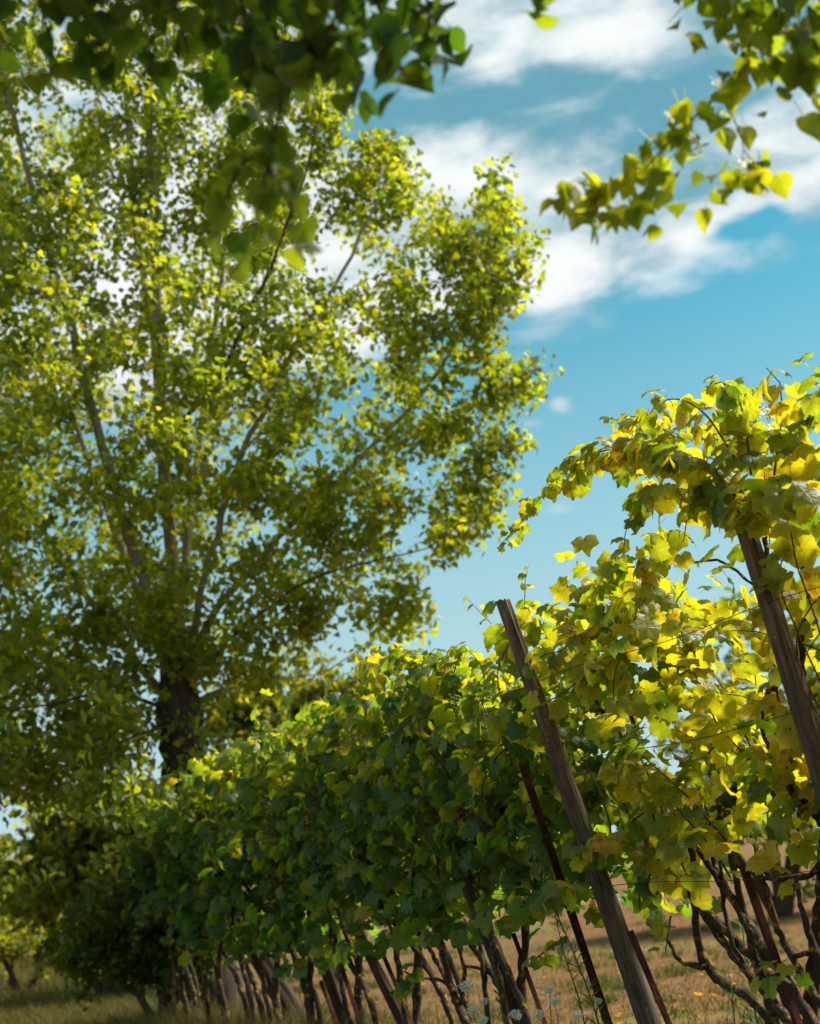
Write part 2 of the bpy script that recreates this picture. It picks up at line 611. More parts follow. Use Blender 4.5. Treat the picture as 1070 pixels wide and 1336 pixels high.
TPL = {
    'vine': [vine_leaf(s) for s in range(6)],
    'poplar': [poplar_leaf(s) for s in range(5)],
    'poplar_far': [poplar_leaf(s + 20, True) for s in range(3)],
    'oval': [oval_leaf(s) for s in range(3)],
    'narrow': [oval_leaf(9, .09)],
}


def frames(nrm, tip):
    n = nrm / (np.linalg.norm(nrm, axis=1)[:, None] + 1e-9)
    t = tip - n * np.sum(tip * n, axis=1)[:, None]
    t /= np.linalg.norm(t, axis=1)[:, None] + 1e-9
    x = np.cross(t, n)
    return np.stack([x, t, n], axis=-1)          # columns x, y, z


class Leaves:
    def __init__(self, kind):
        self.kind = kind
        self.pos, self.nrm, self.tip, self.size, self.tint = [], [], [], [], []

    def add(self, pos, nrm, tip, size, tint):
        pos = np.atleast_2d(pos)
        n = len(pos)
        self.pos.append(pos)
        self.nrm.append(np.broadcast_to(nrm, (n, 3)))
        self.tip.append(np.broadcast_to(tip, (n, 3)))
        self.size.append(np.broadcast_to(size, (n,)))
        self.tint.append(np.broadcast_to(tint, (n,)))

    def done(self):
        self.P = np.vstack(self.pos)
        self.R = frames(np.vstack(self.nrm), np.vstack(self.tip))
        self.S = np.concatenate(self.size)
        self.T = np.clip(np.concatenate(self.tint), 0.0, 1.0)
        self.V = rng.integers(0, len(TPL[self.kind]), len(self.P))
        return self

    def keep(self, mask):
        for k in 'PRSTV':
            setattr(self, k, getattr(self, k)[mask])
        return self


def leaf_mass(name, L, idx, mat, parent, base, kind=None):
    kind = kind or L.kind
    vs, fs, us, ts, o = [], [], [], [], 0
    nt = len(TPL[kind])
    for k in range(nt):
        sel = idx[(L.V[idx] % nt) == k]
        if not len(sel):
            continue
        v, t, u = TPL[kind][k]
        W = np.einsum('nij,kj->nki', L.R[sel], v) * L.S[sel][:, None, None] + (L.P[sel] - base)[:, None, :]
        vs.append(W.reshape(-1, 3))
        fs.append((t[None] + (np.arange(len(sel)) * len(v))[:, None, None] + o).reshape(-1, 3))
        us.append(np.tile(u, (len(sel), 1)))
        ts.append(np.repeat(L.T[sel], len(v)))
        o += len(sel) * len(v)
    me = raw_mesh(name, np.vstack(vs), np.vstack(fs), mat, np.vstack(us), np.concatenate(ts))
    ob = link_obj(name, me, parent)
    ob.color = (0, 0, 0, 1)
    ob['kind'] = 'stuff'
    return ob


_shared = {}


def carriers(L, idx, wood_parts, reach):
    """for every leaf the cane or branch it hangs on, if one is near enough"""
    best = np.full(len(idx), reach)
    who = [None] * len(idx)
    P = L.P[idx]
    for ob, pts in wood_parts:
        d = np.min(np.linalg.norm(P[:, None] - pts[None], axis=2), axis=1)
        for q in np.nonzero(d < best)[0]:
            best[q] = d[q]
            who[q] = ob
    return who


def leaf_parts(name, L, idx, mat, parent, base, who=None):
    for q, i in enumerate(idx):
        key = (L.kind, int(L.V[i]), mat.name)
        if key not in _shared:
            v, t, u = TPL[L.kind][int(L.V[i])]
            _shared[key] = raw_mesh(name, v, t, mat, u)
        o = bpy.data.objects.new(name, _shared[key])
        col.objects.link(o)
        o.parent = who[q] if who and who[q] else parent
        R = L.R[i] * L.S[i]
        p = L.P[i] - base
        o.matrix_basis = Matrix(((R[0, 0], R[0, 1], R[0, 2], p[0]), (R[1, 0], R[1, 1], R[1, 2], p[1]),
                                 (R[2, 0], R[2, 1], R[2, 2], p[2]), (0, 0, 0, 1)))
        o.color = (float(L.T[i]), 0, 0, 1)


def visible_area(sets):
    """rough count of the picture cells in which each leaf is the first thing seen"""
    P = np.vstack([s.P for s in sets])
    S = np.concatenate([s.S for s in sets])
    x, y, w = project(P)
    W, H = 535, 668
    grid = np.zeros((H, W), bool)
    score = np.zeros(len(P))
    rad = 0.55 * S * FPX / np.maximum(w, .1) / 2
    order = np.argsort(w)
    gx, gy = x / 2, y / 2
    ok = (w > .3) & (gx > -rad) & (gx < W + rad) & (gy > -rad) & (gy < H + rad)
    for i in order:
        if not ok[i]:
            continue
        r = rad[i]
        x0, x1 = max(0, int(gx[i] - r)), min(W, int(gx[i] + r) + 1)
        y0, y1 = max(0, int(gy[i] - r)), min(H, int(gy[i] + r) + 1)
        if x1 <= x0 or y1 <= y0:
            continue
        g = grid[y0:y1, x0:x1]
        score[i] = g.size - np.count_nonzero(g)
        g[:] = True
    out, o = [], 0
    for s in sets:
        out.append(score[o:o + len(s.P)])
        o += len(s.P)
    return out


def unit(n):
    v = rng.normal(0, 1, (n, 3))
    return v / np.linalg.norm(v, axis=1)[:, None]


# ------------------------------------------------------------------ ground
def sstep(a, b, v):
    t = np.clip((v - a) / (b - a), 0, 1)
    return t * t * (3 - 2 * t)


def ground_z(x, y):
    x, y = np.asarray(x, float), np.asarray(y, float)
    bank = 2.1 * sstep(2.0, 12.0, -x) * sstep(16.0, 34.0, y)
    roll = 0.10 * np.sin(x * .31 + 1) * np.sin(y * .23) * sstep(6, 14, np.hypot(x, y)) * (1 - sstep(60, 90, np.hypot(x, y)))
    far = 3.0 * sstep(60, 300, y) + 1.0 * sstep(22, 60, y) * sstep(3, 14, x)
    return bank + roll + far


def build_ground():
    g = np.sinh(np.linspace(-5.2, 5.2, 190)) * 9.0
    X, Y = np.meshgrid(g, g + 10)
    Z = ground_z(X, Y)
    n = len(g)
    v = np.stack([X, Y, Z], -1).reshape(-1, 3)
    i, j = np.meshgrid(np.arange(n - 1), np.arange(n - 1), indexing='ij')
    a = (i * n + j).ravel()
    f = np.vstack([np.stack([a, a + 1, a + n + 1], -1), np.stack([a, a + n + 1, a + n], -1)])
    o = link_obj('ground', raw_mesh('ground', v, f, M['ground']))
    o['kind'] = 'structure'


build_ground()


# ------------------------------------------------------------------ trees
def inside(poly, x, y):
    c = np.zeros(x.shape, bool)
    n = len(poly)
    for i in range(n):
        x1, y1 = poly[i]
        x2, y2 = poly[(i + 1) % n]
        if y1 == y2:
            continue
        m = ((y1 > y) != (y2 > y)) & (x < (x2 - x1) * (y - y1) / (y2 - y1) + x1)
        c ^= m
    return c


def edge_dist(poly, x, y):
    d = np.full(x.shape, 1e9)
    n = len(poly)
    for i in range(n):
        a, b = np.array(poly[i], float), np.array(poly[(i + 1) % n], float)
        ab = b - a
        t = np.clip(((x - a[0]) * ab[0] + (y - a[1]) * ab[1]) / (ab @ ab), 0, 1)
        d = np.minimum(d, np.hypot(x - a[0] - t * ab[0], y - a[1] - t * ab[1]))
    return d


def grow(stems, attract, L, per, spread, size, tint_fn, droop=0.75, leaf_len=.9, twig_r=.010):
    """joins every attraction point to the nearest wood and hangs leaves on the last stretch"""
    nodes = np.vstack([smooth_path(s, .15)[3:] for s in stems])
    d0 = np.min(np.linalg.norm(attract[:, None, :] - nodes[None, ::3, :], axis=2), axis=1)
    twigs = []
    cap = np.zeros((len(nodes) + len(attract) * 14, 3))
    cap[:len(nodes)] = nodes
    cnt = len(nodes)
    for ai in np.argsort(d0):
        p = attract[ai]
        dv = p - cap[:cnt]
        dist = np.linalg.norm(dv, axis=1)
        q = int(np.argmin(dist + 0.9 * np.maximum(0, -dv[:, 2] + .15 * dist)))
        a = cap[q].copy()
        ln = dist[q]
        if ln < .08:
            ln = .08
        mid = (a + p) / 2 + np.array([0, 0, .10 * ln]) + rng.normal(0, .07 * ln, 3)
        n = int(min(12, max(4, ln / .13)))
        t = np.linspace(0, 1, n)[:, None]
        path = (1 - t) ** 2 * a + 2 * t * (1 - t) * mid + t ** 2 * p
        rr = np.linspace(min(.035, twig_r * (.6 + .6 * ln)), twig_r * .3, n)
        twigs.append(tube(path, rr, 3, cap=False))
        cap[cnt:cnt + n - 1] = path[1:]
        cnt += n - 1
        lo = max(0.0, 1 - leaf_len / ln)
        k = rng.poisson(per)
        if not k:
            continue
        tt = (lo + (1 - lo) * rng.random(k) ** .7)[:, None]
        base = (1 - tt) ** 2 * a + 2 * tt * (1 - tt) * mid + tt ** 2 * p
        off = unit(k) * (spread * rng.random(k) ** .6)[:, None]
        pos = base + off
        nrm = unit(k) * .8 + np.array([.15, -.15, .55])
        tip = unit(k) * .75 + np.array([0, 0, -droop])
        s = size * rng.uniform(.7, 1.2, k)
        L.add(pos, nrm, tip, s, tint_fn(pos, k))
    return twigs


def stem_px(pts, Y, dys):
    return [PY(px, py, Y + dy) for (px, py), dy in zip(pts, dys)]


# --- the big poplar behind the far end of the row
PYD = 13.6


def poplar():
    base = PY(283, 1262, PYD)
    base[2] = float(ground_z(base[0], base[1]))
    root = thing('poplar_tree', 'tall broad poplar with grey forking stems and glowing yellow-green leaves beyond the row', 'tree', base)
    trunk = [base + np.array([0, 0, -.25]), base + (PY(250, 1080, PYD) - base) * .5, PY(247, 1060, PYD), PY(238, 960, PYD), PY(232, 900, PYD), PY(228, 860, PYD)]
    tp = smooth_path(trunk, .12)
    tv = tube(tp, np.interp(np.linspace(0, 1, len(tp)), [0, .15, .6, .85, 1], [.30, .25, .21, .225, .14]), 22, .13)
    tr = wood('trunk', [tv], M['poplar_bark'], root, base)
    stems_px = [
        ([(232, 900), (230, 770), (215, 620), (206, 470), (200, 300), (195, 120), (190, -60), (186, -220)], [0, 0, -.1, -.2, -.3, -.3, -.2, 0], .105),
        ([(226, 905), (192, 770), (150, 640), (108, 490), (66, 330), (26, 180), (-10, 40)], [0, -.3, -.7, -1.0, -1.3, -1.5, -1.6], .09),
        ([(222, 915), (130, 800), (60, 700), (-10, 590), (-90, 460)], [0, .5, .9, 1.2, 1.5], .06),
        ([(238, 900), (268, 820), (310, 765), (400, 665), (490, 580), (560, 500), (620, 390), (650, 270)], [0, .1, .2, .3, .4, .4, .3, .2], .06),
        ([(236, 890), (272, 730), (315, 600), (370, 480), (430, 380), (480, 290), (500, 215)], [0, -.4, -.7, -.9, -1.0, -.9, -.8], .06),
        ([(230, 870), (250, 660), (270, 500), (290, 350), (300, 200), (312, 60), (325, -110)], [0, .5, .8, 1.0, 1.2, 1.2, 1.1], .07),
        ([(242, 905), (300, 835), (380, 770), (470, 735), (560, 715), (618, 665)], [0, -.4, -.8, -1.0, -1.1, -1.0], .024),
        ([(222, 925), (140, 905), (60, 920), (-40, 925)], [0, -.8, -1.4, -1.9], .03),
        ([(226, 890), (165, 730), (105, 570), (58, 430), (10, 320), (-30, 190)], [0, .6, 1.0, 1.3, 1.5, 1.6], .06),
        ([(232, 930), (290, 900), (360, 890), (420, 880)], [0, .5, 1.0, 1.3], .035),
        ([(206, 470), (180, 330), (168, 180), (160, 30), (150, -140)], [-.2, -.6, -.8, -1.0, -1.0], .045),
        ([(228, 930), (180, 960), (120, 985), (50, 985)], [0, -.5, -.9, -1.2], .03),
        ([(215, 620), (245, 540), (280, 505), (330, 400), (390, 250), (420, 120)], [-.1, -.6, -.9, -1.3, -1.6, -1.7], .04),
    ]
    stems = []
    for px, dy, r in stems_px:
        s = stem_px(px, PYD, dy)
        stems.append(s)
        p = smooth_path(s, .2)
        p[2:-1] += rng.normal(0, .012, (len(p) - 3, 3))
        rr = .72 * r * np.linspace(1, .16, len(p)) ** .8
        wood('limb', [tube(p, rr, 8, .06)], M['branch_bark'] if r > .04 else M['poplar_bark'], root, base)
    poly = [(-420, -420), (430, -420), (450, -100), (452, 100), (436, 165), (422, 215), (436, 235), (470, 185), (518, 190), (548, 275), (572, 252), (604, 295), (636, 224),
            (668, 262), (702, 312), (694, 398), (652, 438), (706, 482), (696, 522), (664, 556), (676, 612), (628, 648), (632, 668), (578, 705),
            (540, 742), (490, 752), (462, 805), (430, 820), (400, 880), (330, 940), (272, 890), (205, 895), (192, 1000), (150, 1052), (100, 1062), (60, 1020), (0, 1045), (-420, 1070)]
    n = 4800
    x, y = rng.uniform(-420, 706, n * 3), rng.uniform(-420, 1060, n * 3)
    m = inside(poly, x, y)
    x, y = x[m], y[m]
    mpp = PYD / FPX
    ed = edge_dist(poly, x, y) * mpp
    ins = ed > .10
    # open notches where the sky shows between the limbs
    for hx, hy, hr in ((428, 352, 26), (215, 80, 16), (330, 250, 18), (60, 960, 22), (150, 1000, 22), (120, 120, 14), (95, 370, 15), (390, 330, 14), (520, 560, 14), (60, 640, 14)):
        ins &= np.hypot(x - hx, y - hy) > hr
    # the thick trunk stays clear
    ins &= ~((x > 185) & (x < 285) & (y > 885))
    ins &= ~((x > 430) & (rng.random(len(x)) < .35))
    x, y, ed = x[ins][:2900], y[ins][:2900], ed[ins][:2900]
    T = np.minimum(2.6, .35 + ed * .85)
    dy = rng.uniform(-1, 1, len(x)) * T
    att = np.array([PY(a, b, PYD + c) for a, b, c in zip(x, y, dy)])
    low = rng.random(95)
    att = np.vstack([att, [PY(a, b, PYD + c) for a, b, c in zip(rng.uniform(-60, 195, 95), 1055 - 190 * low, rng.normal(-.6, .9, 95))]])
    att = np.vstack([att, [PY(a, b, PYD - .75 + c) for a, b, c in zip(rng.uniform(175, 300, 8), rng.uniform(890, 1010, 8), rng.normal(0, .2, 8))],
                     [PY(a, b, PYD - .9 + c) for a, b, c in zip(rng.uniform(430, 610, 12), rng.uniform(640, 715, 12), rng.normal(0, .3, 12))]])
    # upright leader shoots that make the crest of the crown on its right side
    tips = [(490, 192), (516, 200), (540, 262), (570, 262), (600, 300), (648, 230), (640, 262), (660, 275), (692, 325), (676, 380), (690, 490), (698, 512),
            (665, 575), (655, 630), (632, 668), (590, 700), (545, 755), (520, 812), (500, 822), (545, 815), (470, 800), (520, 765), (432, 150), (436, 120), (440, 60), (420, 205)]
    att = np.vstack([att] + [PY(a + rng.normal(0, 4), b + rng.normal(0, 4), PYD + rng.normal(0, .5)) for a, b in tips for _ in range(2)])
    for (xa, ya), (xb, yb) in (((510, 340), (492, 188)), ((530, 300), (520, 200)), ((580, 380), (571, 256)), ((600, 390), (602, 300)), ((640, 380), (650, 226)), ((655, 430), (696, 316)),
                               ((640, 520), (702, 488)), ((600, 690), (644, 664)), ((470, 780), (545, 815)), ((440, 300), (436, 150)), ((610, 560), (672, 580)), ((545, 720), (600, 705)), ((480, 330), (470, 200))):
        for q in np.linspace(.3, 1, 5):
            att = np.vstack([att, PY(xa + (xb - xa) * q + rng.normal(0, 5), ya + (yb - ya) * q + rng.normal(0, 4), PYD - .4 + rng.normal(0, .15))])
    L = Leaves('poplar')

    def tint(pos, k):
        return rng.normal(.44, .13, k) + .06 * rng.normal() + .10 * (rng.random(k) < .06)
    twigs = grow(stems, att, L, 44, .25, .056, tint, .7, .9, .009)
    o = wood('twigwork', twigs, M['branch_bark'], root, base, 'stuff')
    L.done()
    return root, base, L


poplar_root, poplar_base, poplar_L = poplar()


def bush(name, label, cat, px, py_base, Y, blobs, n_att, per, size, tint0, group=None, stems_n=4, leaf='oval', mat='bush_leaf', lean=0.0, trunk_r=.06):
    """a shrub or tree: stems from one foot, crown made of overlapping clumps (px, py, rx px, ry px)"""
    foot = PY(px, py_base, Y)
    foot[2] = float(ground_z(foot[0], foot[1]))
    root = thing(name, label, cat, foot, group)
    att = []
    stems = []
    mpp = Y / FPX
    tot = sum(b[2] * b[3] for b in blobs)
    for bx, by, rx, ry in blobs:
        c = PY(bx, by, Y)
        k = int(n_att * rx * ry / tot)
        u = rng.normal(0, .52, (k, 3))
        att.append(c + u * np.array([rx * mpp, rx * mpp * .8, ry * mpp]))
        s0 = foot + rng.normal(0, .05, 3) * np.array([1, 1, 0]) - np.array([0, 0, .1])
        md = (s0 + c) / 2 + rng.normal(0, .1, 3) + np.array([0, 0, .1])
        stems.append([s0, s0 + (md - s0) * .5 + np.array([0, 0, .08]), md, c])
    att = np.vstack(att)
    L = Leaves(leaf)
    twigs = grow(stems, att, L, per, size * 2.6, size, lambda p, k: rng.normal(tint0, .14, k), .5, size * 9, .010)
    for s in stems:
        p = smooth_path(s, .2)
        wood('trunk' if s is stems[0] else 'limb', [tube(p, np.linspace(trunk_r, trunk_r * .25, len(p)), 7, .08)], M['twig'], root, foot)
    wood('twigwork', twigs, M['twig'], root, foot, 'stuff')
    L.done()
    leaf_mass('crown', L, np.arange(len(L.P)), M[mat], root, foot)
    return root


# ------------------------------------------------------------------ posts and stakes
def px_axis(a, b, off, top_extra=0.0):
    """a leaning member through two pixels on the plane of the row; returns its foot on the ground and its top"""
    A, B = RP(*a, off), None
    k = ray(*b)
    Y = A[1]
    B = CAM + k * (Y / k[1])
    d = (A - B) / np.linalg.norm(A - B)
    foot = B - d * (B[2] / d[2])
    return foot, A + d * top_extra


def post(label, a, b, r, off=0.0, mat='post_wood', extra=0.0, ties=()):
    foot, top = px_axis(a, b, off, extra)
    d = top - foot
    ln = np.linalg.norm(d)
    n, sides = 44, 26
    zz = np.linspace(-.35, ln, n)
    th = np.arange(sides) * 2 * math.pi / sides
    rr = np.interp(zz, [0, ln], [r * 1.15, r * .70])[:, None] * np.ones((1, sides))
    for _ in range(9):                                   # long drying cracks
        c0, zc, hl = rng.uniform(0, 6.28), rng.uniform(.2, ln), rng.uniform(.25, .8)
        dth = np.abs((th[None] - c0 - .08 * np.sin(zz * 3)[:, None] + math.pi) % (2 * math.pi) - math.pi)
        rr *= 1 - .22 * np.exp(-(dth / .13) ** 2) * np.exp(-((zz[:, None] - zc) / hl) ** 2)
    for _ in range(4):                                   # knots
        c0, zc = rng.uniform(0, 6.28), rng.uniform(.2, ln)
        dth = np.abs((th[None] - c0 + math.pi) % (2 * math.pi) - math.pi)
        rr *= 1 + .10 * np.exp(-(dth / .3) ** 2) * np.exp(-((zz[:, None] - zc) / .04) ** 2)
    rr *= 1 + rng.normal(0, .012, rr.shape)
    bow = .012 * np.sin(zz / ln * 3.1)[:, None]
    X = rr * np.cos(th)[None] + bow
    Yc = rr * np.sin(th)[None]
    Z = zz[:, None] + 0 * X
    Z[-1] += rng.normal(0, .004, sides) + .010 * np.cos(th + 1)
    v = np.stack([X, Yc, Z], -1).reshape(-1, 3)
    i = np.arange(n - 1)[:, None] * sides
    j = np.arange(sides)[None]
    k = (j + 1) % sides
    f = np.vstack([np.stack([i + j, i + k, i + sides + k], -1).reshape(-1, 3), np.stack([i + j, i + sides + k, i + sides + j], -1).reshape(-1, 3)])
    # bevelled top
    v = np.vstack([v, np.stack([X[-1] * .90, Yc[-1] * .90, Z[-1] + .006], -1), [[0, 0, ln + .007]]])
    e = n * sides
    jj = np.arange(sides)
    kk = (jj + 1) % sides
    l = (n - 1) * sides
    f = np.vstack([f, np.stack([l + jj, l + kk, e + kk], -1), np.stack([l + jj, e + kk, e + jj], -1), np.stack([np.full(sides, e + sides), e + jj, e + kk], -1)])
    o = link_obj('vineyard_post', raw_mesh('vineyard_post', v, f, M[mat]))
    o.location = foot
    q = Vector(d).to_track_quat('Z', 'Y')
    o.rotation_mode = 'QUATERNION'
    o.rotation_quaternion = q
    tag(o, label, 'post', 'leaning posts of the vine row')
    for h in ties:
        t = np.linspace(0, 2 * math.pi * 2.15, 40)
        rt = r * (1.15 - .45 * h / ln) * 1.03
        path = np.stack([rt * np.cos(t), rt * np.sin(t), h + .006 * t / 6.28 + .004 * np.sin(t)], -1)
        path = np.vstack([path, path[-1] + np.array([.03, .02, .03]), path[-1] + np.array([.05, .02, .0])])
        vv, ff = tube(path, np.full(len(path), .0022), 4)
        link_obj('wire_tie', raw_mesh('wire_tie', vv, ff, M['wire']), o)
    return foot, top


POST_A = post('thick brown wooden post capped by a mass of yellow vine leaves', (967, 672), (1070, 1000), .050, .05, extra=.12, ties=(1.30, .9))
POST_B = post('tall weathered wooden post with bare sawn top standing clear of the vines', (657, 786), (848, 1336), .049, -.04, ties=(1.22, .72))
post('grey wooden post with a few dry cracks beside the white umbel flowers', (632, 1208), (682, 1336), .048, .26, 'old_wood', extra=.25)
post('slim grey wooden post under the dark green part of the row', (487, 1255), (528, 1336), .042, .30, 'old_wood', extra=.2)
post('dark slim wooden post under the shaded part of the row', (418, 1245), (452, 1336), .046, .30, 'old_wood', extra=.2)
post('thick brown old post leaning steeply near the dark shrub', (280, 1145), (392, 1340), .085, .22, 'old_wood', extra=.05)


def stake(label, a, b, w, off, extra=0.0):
    foot, top = px_axis(a, b, off, extra)
    d = top - foot
    ln = np.linalg.norm(d)
    t = w * .14
    prof = np.array([[0, 0], [w, 0], [w, t], [t, t], [t, w], [0, w]])
    n = 12
    zz = np.linspace(-.3, ln, n)
    v = np.concatenate([np.column_stack([prof + rng.normal(0, .0006, prof.shape), np.full(6, z)]) for z in zz])
    f = []
    for i in range(n - 1):
        for j in range(6):
            k = (j + 1) % 6
            q = i * 6
            f += [(q + j, q + k, q + 6 + k), (q + j, q + 6 + k, q + 6 + j)]
    q = (n - 1) * 6
    f += [(q, q + 1, q + 2), (q, q + 2, q + 3), (q, q + 3, q + 4), (q, q + 4, q + 5)]
    o = link_obj('metal_stake', raw_mesh('metal_stake', v, np.array(f), M['rust'], smooth=False))
    o.location = foot
    o.rotation_mode = 'QUATERNION'
    o.rotation_quaternion = Vector(d).to_track_quat('Z', 'Y') @ Vector((0, 0, 1)).rotation_difference(Vector((0, 0, 1)))
    tag(o, label, 'stake', 'rusty steel stakes of the vine row')


stake('long red-brown rusty angle-iron stake rising into the leaves near the bare-topped post', (700, 1070), (788, 1336), .036, -.02, .25)
stake('short dark steel stake standing tight against the bare-topped post', (818, 1216), (868, 1336), .026, -.03)
stake('dark flat steel stake among the lichen-covered vine trunks', (975, 1165), (1035, 1336), .034, .12, .1)
stake('thin dark stake close behind the grey cracked post', (676, 1245), (708, 1336), .022, .2, .1)
stake('rust-red stake touching the dark slim post', (445, 1268), (468, 1336), .026, .2, .05)
stake('thin dark stake beside the slim grey post', (506, 1266), (536, 1336), .022, .2, .1)
stake('short orange-brown stake between the old thick post and dark slim post', (420, 1290), (436, 1336), .022, .2, .05)


# trellis wires strung along the row
for z, nm in ((1.02, 'lower'), (1.55, 'middle'), (1.95, 'upper')):
    pts = []
    for s in np.linspace(-3.2, 7.2, 60):
        p = ROW0 + RDIR * s + RNRM * .06
        p[2] = z - .02 * math.sin((s + 1.3) * math.pi / 1.3) ** 2 - .012
        pts.append(p + RDIR * .22 * z)
    b = pts[0].copy()
    v, f = tube(np.array(pts) - b, np.full(len(pts), .0016), 4)
    o = link_obj('trellis_wire', raw_mesh('trellis_wire', v, f, M['wire']), None, b)
    tag(o, 'thin rusty %s wire strung along the posts through the vine leaves' % nm, 'wire', 'wires of the vine trellis')


# ------------------------------------------------------------------ the vines
TOP_PX = [(205, 1120), (215, 1090), (240, 1045), (270, 1005), (300, 975), (360, 950), (430, 905), (480, 890), (508, 850), (560, 830), (612, 828), (636, 858), (650, 898), (678, 912), (687, 870), (694, 775), (740, 785), (757, 738),
          (800, 712), (828, 700), (836, 590), (860, 545), (900, 515), (960, 490), (1000, 480), (1070, 488), (1160, 500)]
LOW_PX = [(205, 1180), (225, 1200), (300, 1245), (400, 1268), (470, 1262), (505, 1225), (560, 1225), (640, 1215), (740, 1200), (800, 1225), (870, 1195), (905, 1190), (960, 1172), (1070, 1170), (1160, 1170)]
TOP_PX = [(x, y + 14 if x < 690 else y + 6) for x, y in TOP_PX]   # leaves stand a little above their shoots
CO = .34                                      # the leafy wall stands this far behind the posts


def env(pxs):
    q = np.array([[row_s(RP(x, y, CO)), RP(x, y, CO)[2]] for x, y in pxs])
    q = q[np.argsort(q[:, 0])]
    return q[:, 0], q[:, 1]


TS, TZ = env(TOP_PX)
LS, LZ = env(LOW_PX)
VOIDS = []
for x, y, rx, ry in ((925, 735, 55, 42), (1035, 715, 35, 40), (760, 665, 40, 40), (1000, 800, 22, 60), (690, 880, 10, 12), (805, 965, 38, 52), (905, 870, 22, 30), (1000, 920, 26, 60)):
    p, e = RP(x, y, CO), RP(x + rx, y, CO)
    VOIDS.append((row_s(p), p[2], abs(row_s(e) - row_s(p)), ry / FPX * p[1]))

STATIONS = [-2.45, -1.35, -.35, .75, 1.75, 2.7, 3.6, 4.5, 5.4, 6.3, 7.3]
LABELS = [
    'yellow and green grapevine over the thick brown post with a long arching shoot',
    'golden backlit grapevine with lichen-covered forked trunks and a dark flat stake',
    'bright yellow-green grapevine climbing beside the bare-topped weathered post',
    'green grapevine with a crest of leaves against sky and a withered red leaf cluster',
    'dark green grapevine with black forked trunk behind the white umbel flowers',
    'dense green grapevine above the slim grey post',
    'dark bluish-green grapevine above the dark slim post',
    'shaded grapevine with small red dried grape bunches',
    'blue-green grapevine above the steeply leaning old post',
    'blue-green grapevine between the steeply leaning old post and the last low vine',
    'last and lowest grapevine of the row, next to the poplar trunk',
]
MEAN_T = [.56, .60, .56, .38, .32, .31, .31, .29, .28, .28, .28]
roots, bases = [], []
for s, lab in zip(STATIONS, LABELS):
    b = ROW0 + RDIR * s + RNRM * CO
    b[2] = 0.0
    roots.append(thing('grapevine', lab, 'grapevine', b, 'grapevines of the row'))
    bases.append(b)
ST = np.array(STATIONS)


def owner(p):
    s = row_s(p) - .20 * np.asarray(p)[..., 2]
    return np.argmin(np.abs(s[..., None] - ST), axis=-1)


vine_L = Leaves('vine')


def clear_of_posts(p):
    """the vine is tied back from the faces of the two near posts"""
    ok = np.ones(len(p), bool)
    x, y, w = project(p)
    for (foot, top), zlim, wd in ((POST_A, 1.98, 72), (POST_B, 9, 52)):
        z = np.clip(p[:, 2], 0, top[2])
        ax = foot + (top - foot) * (z / top[2])[:, None]
        ax_x, ax_y, ax_w = project(ax)
        ok &= ~((np.abs(x - ax_x) < wd) & (w < ax_w + .06) & (p[:, 2] < zlim))
    return ok

cane_tubes = [[] for _ in STATIONS]


def clump(s, z, lat):
    """slow irregular density that breaks the wall of leaves into hanging clumps"""
    return (np.sin(s * 5.1 + 1.3 * np.sin(z * 3.7)) * np.sin(z * 6.3 + 1.7 * np.sin(s * 2.9) + lat * 7) + .6 * np.sin(s * 11.7 + z * 4.1 + 1.0) * np.sin(z * 9.7 - s * 3.3))


def allowed(p, soft=.05):
    s = row_s(p)
    z = p[:, 2]
    lat = (p - ROW0) @ RNRM - CO
    top = np.interp(s, TS, TZ) + rng.normal(0, soft, len(p)) + np.where(s > .3, .07 * np.sin(s * 4.3) * np.sin(s * 9.1 + 1) - .02, 0)
    low = np.interp(s, LS, LZ) + .20 * np.sin(s * 5.7 + .6) * np.sin(s * 2.3) + rng.normal(0, .09, len(p)) * (rng.random(len(p)) < .7)
    ok = (z < top) & (z > low) & (s < TS[-1])
    ok &= clump(s, z, lat) > rng.uniform(-1.25, -.05, len(p))
    for vs, vz, a, b in VOIDS:
        ok &= (((s - vs) / a) ** 2 + ((z - vz) / b) ** 2) > rng.uniform(.7, 1.3, len(p))
    return ok


def vine_tint(p, own):
    base = np.array(MEAN_T)[own]
    up = np.clip((p[:, 2] - 1.6) * .16, -.06, .12)  # sunlight on the row's top put into the tint: higher leaves turn yellower
    t = base + np.where(own < 3, 0.0, up * 1.5) + rng.normal(0, .16, len(p))
    t += (rng.random(len(p)) < .05) * rng.uniform(.15, .4, len(p))
    return np.minimum(t, .93)


def put_leaves(p, side, size_lo=.046, size_hi=.078, small=None, check=True):
    """p: points on wood; side: -1 camera side .. +1 far side"""
    n = len(p)
    outw = RNRM[None] * side[:, None]
    nrm = outw * .40 + np.array([0, 0, .55]) + unit(n) * .80
    tip = outw * .40 + np.array([0, 0, -.85]) + unit(n) * .55
    size = rng.uniform(size_lo, size_hi, n) * (1.0 if small is None else small)
    R = frames(nrm, tip)
    pos = p + R[:, :, 1] * (size * .75)[:, None] + R[:, :, 2] * (size * .45)[:, None]
    ok = (allowed(pos) & clear_of_posts(pos)) if check else np.ones(n, bool)
    own = owner(pos)
    t = vine_tint(pos, own)
    vine_L.add(pos[ok], nrm[ok], tip[ok], size[ok], t[ok])


def cane(path, own, r0=.0045):
    path = np.asarray(path)
    cane_tubes[own].append((tube(path, np.linspace(r0, r0 * .35, len(path)), 4, cap=False), path))


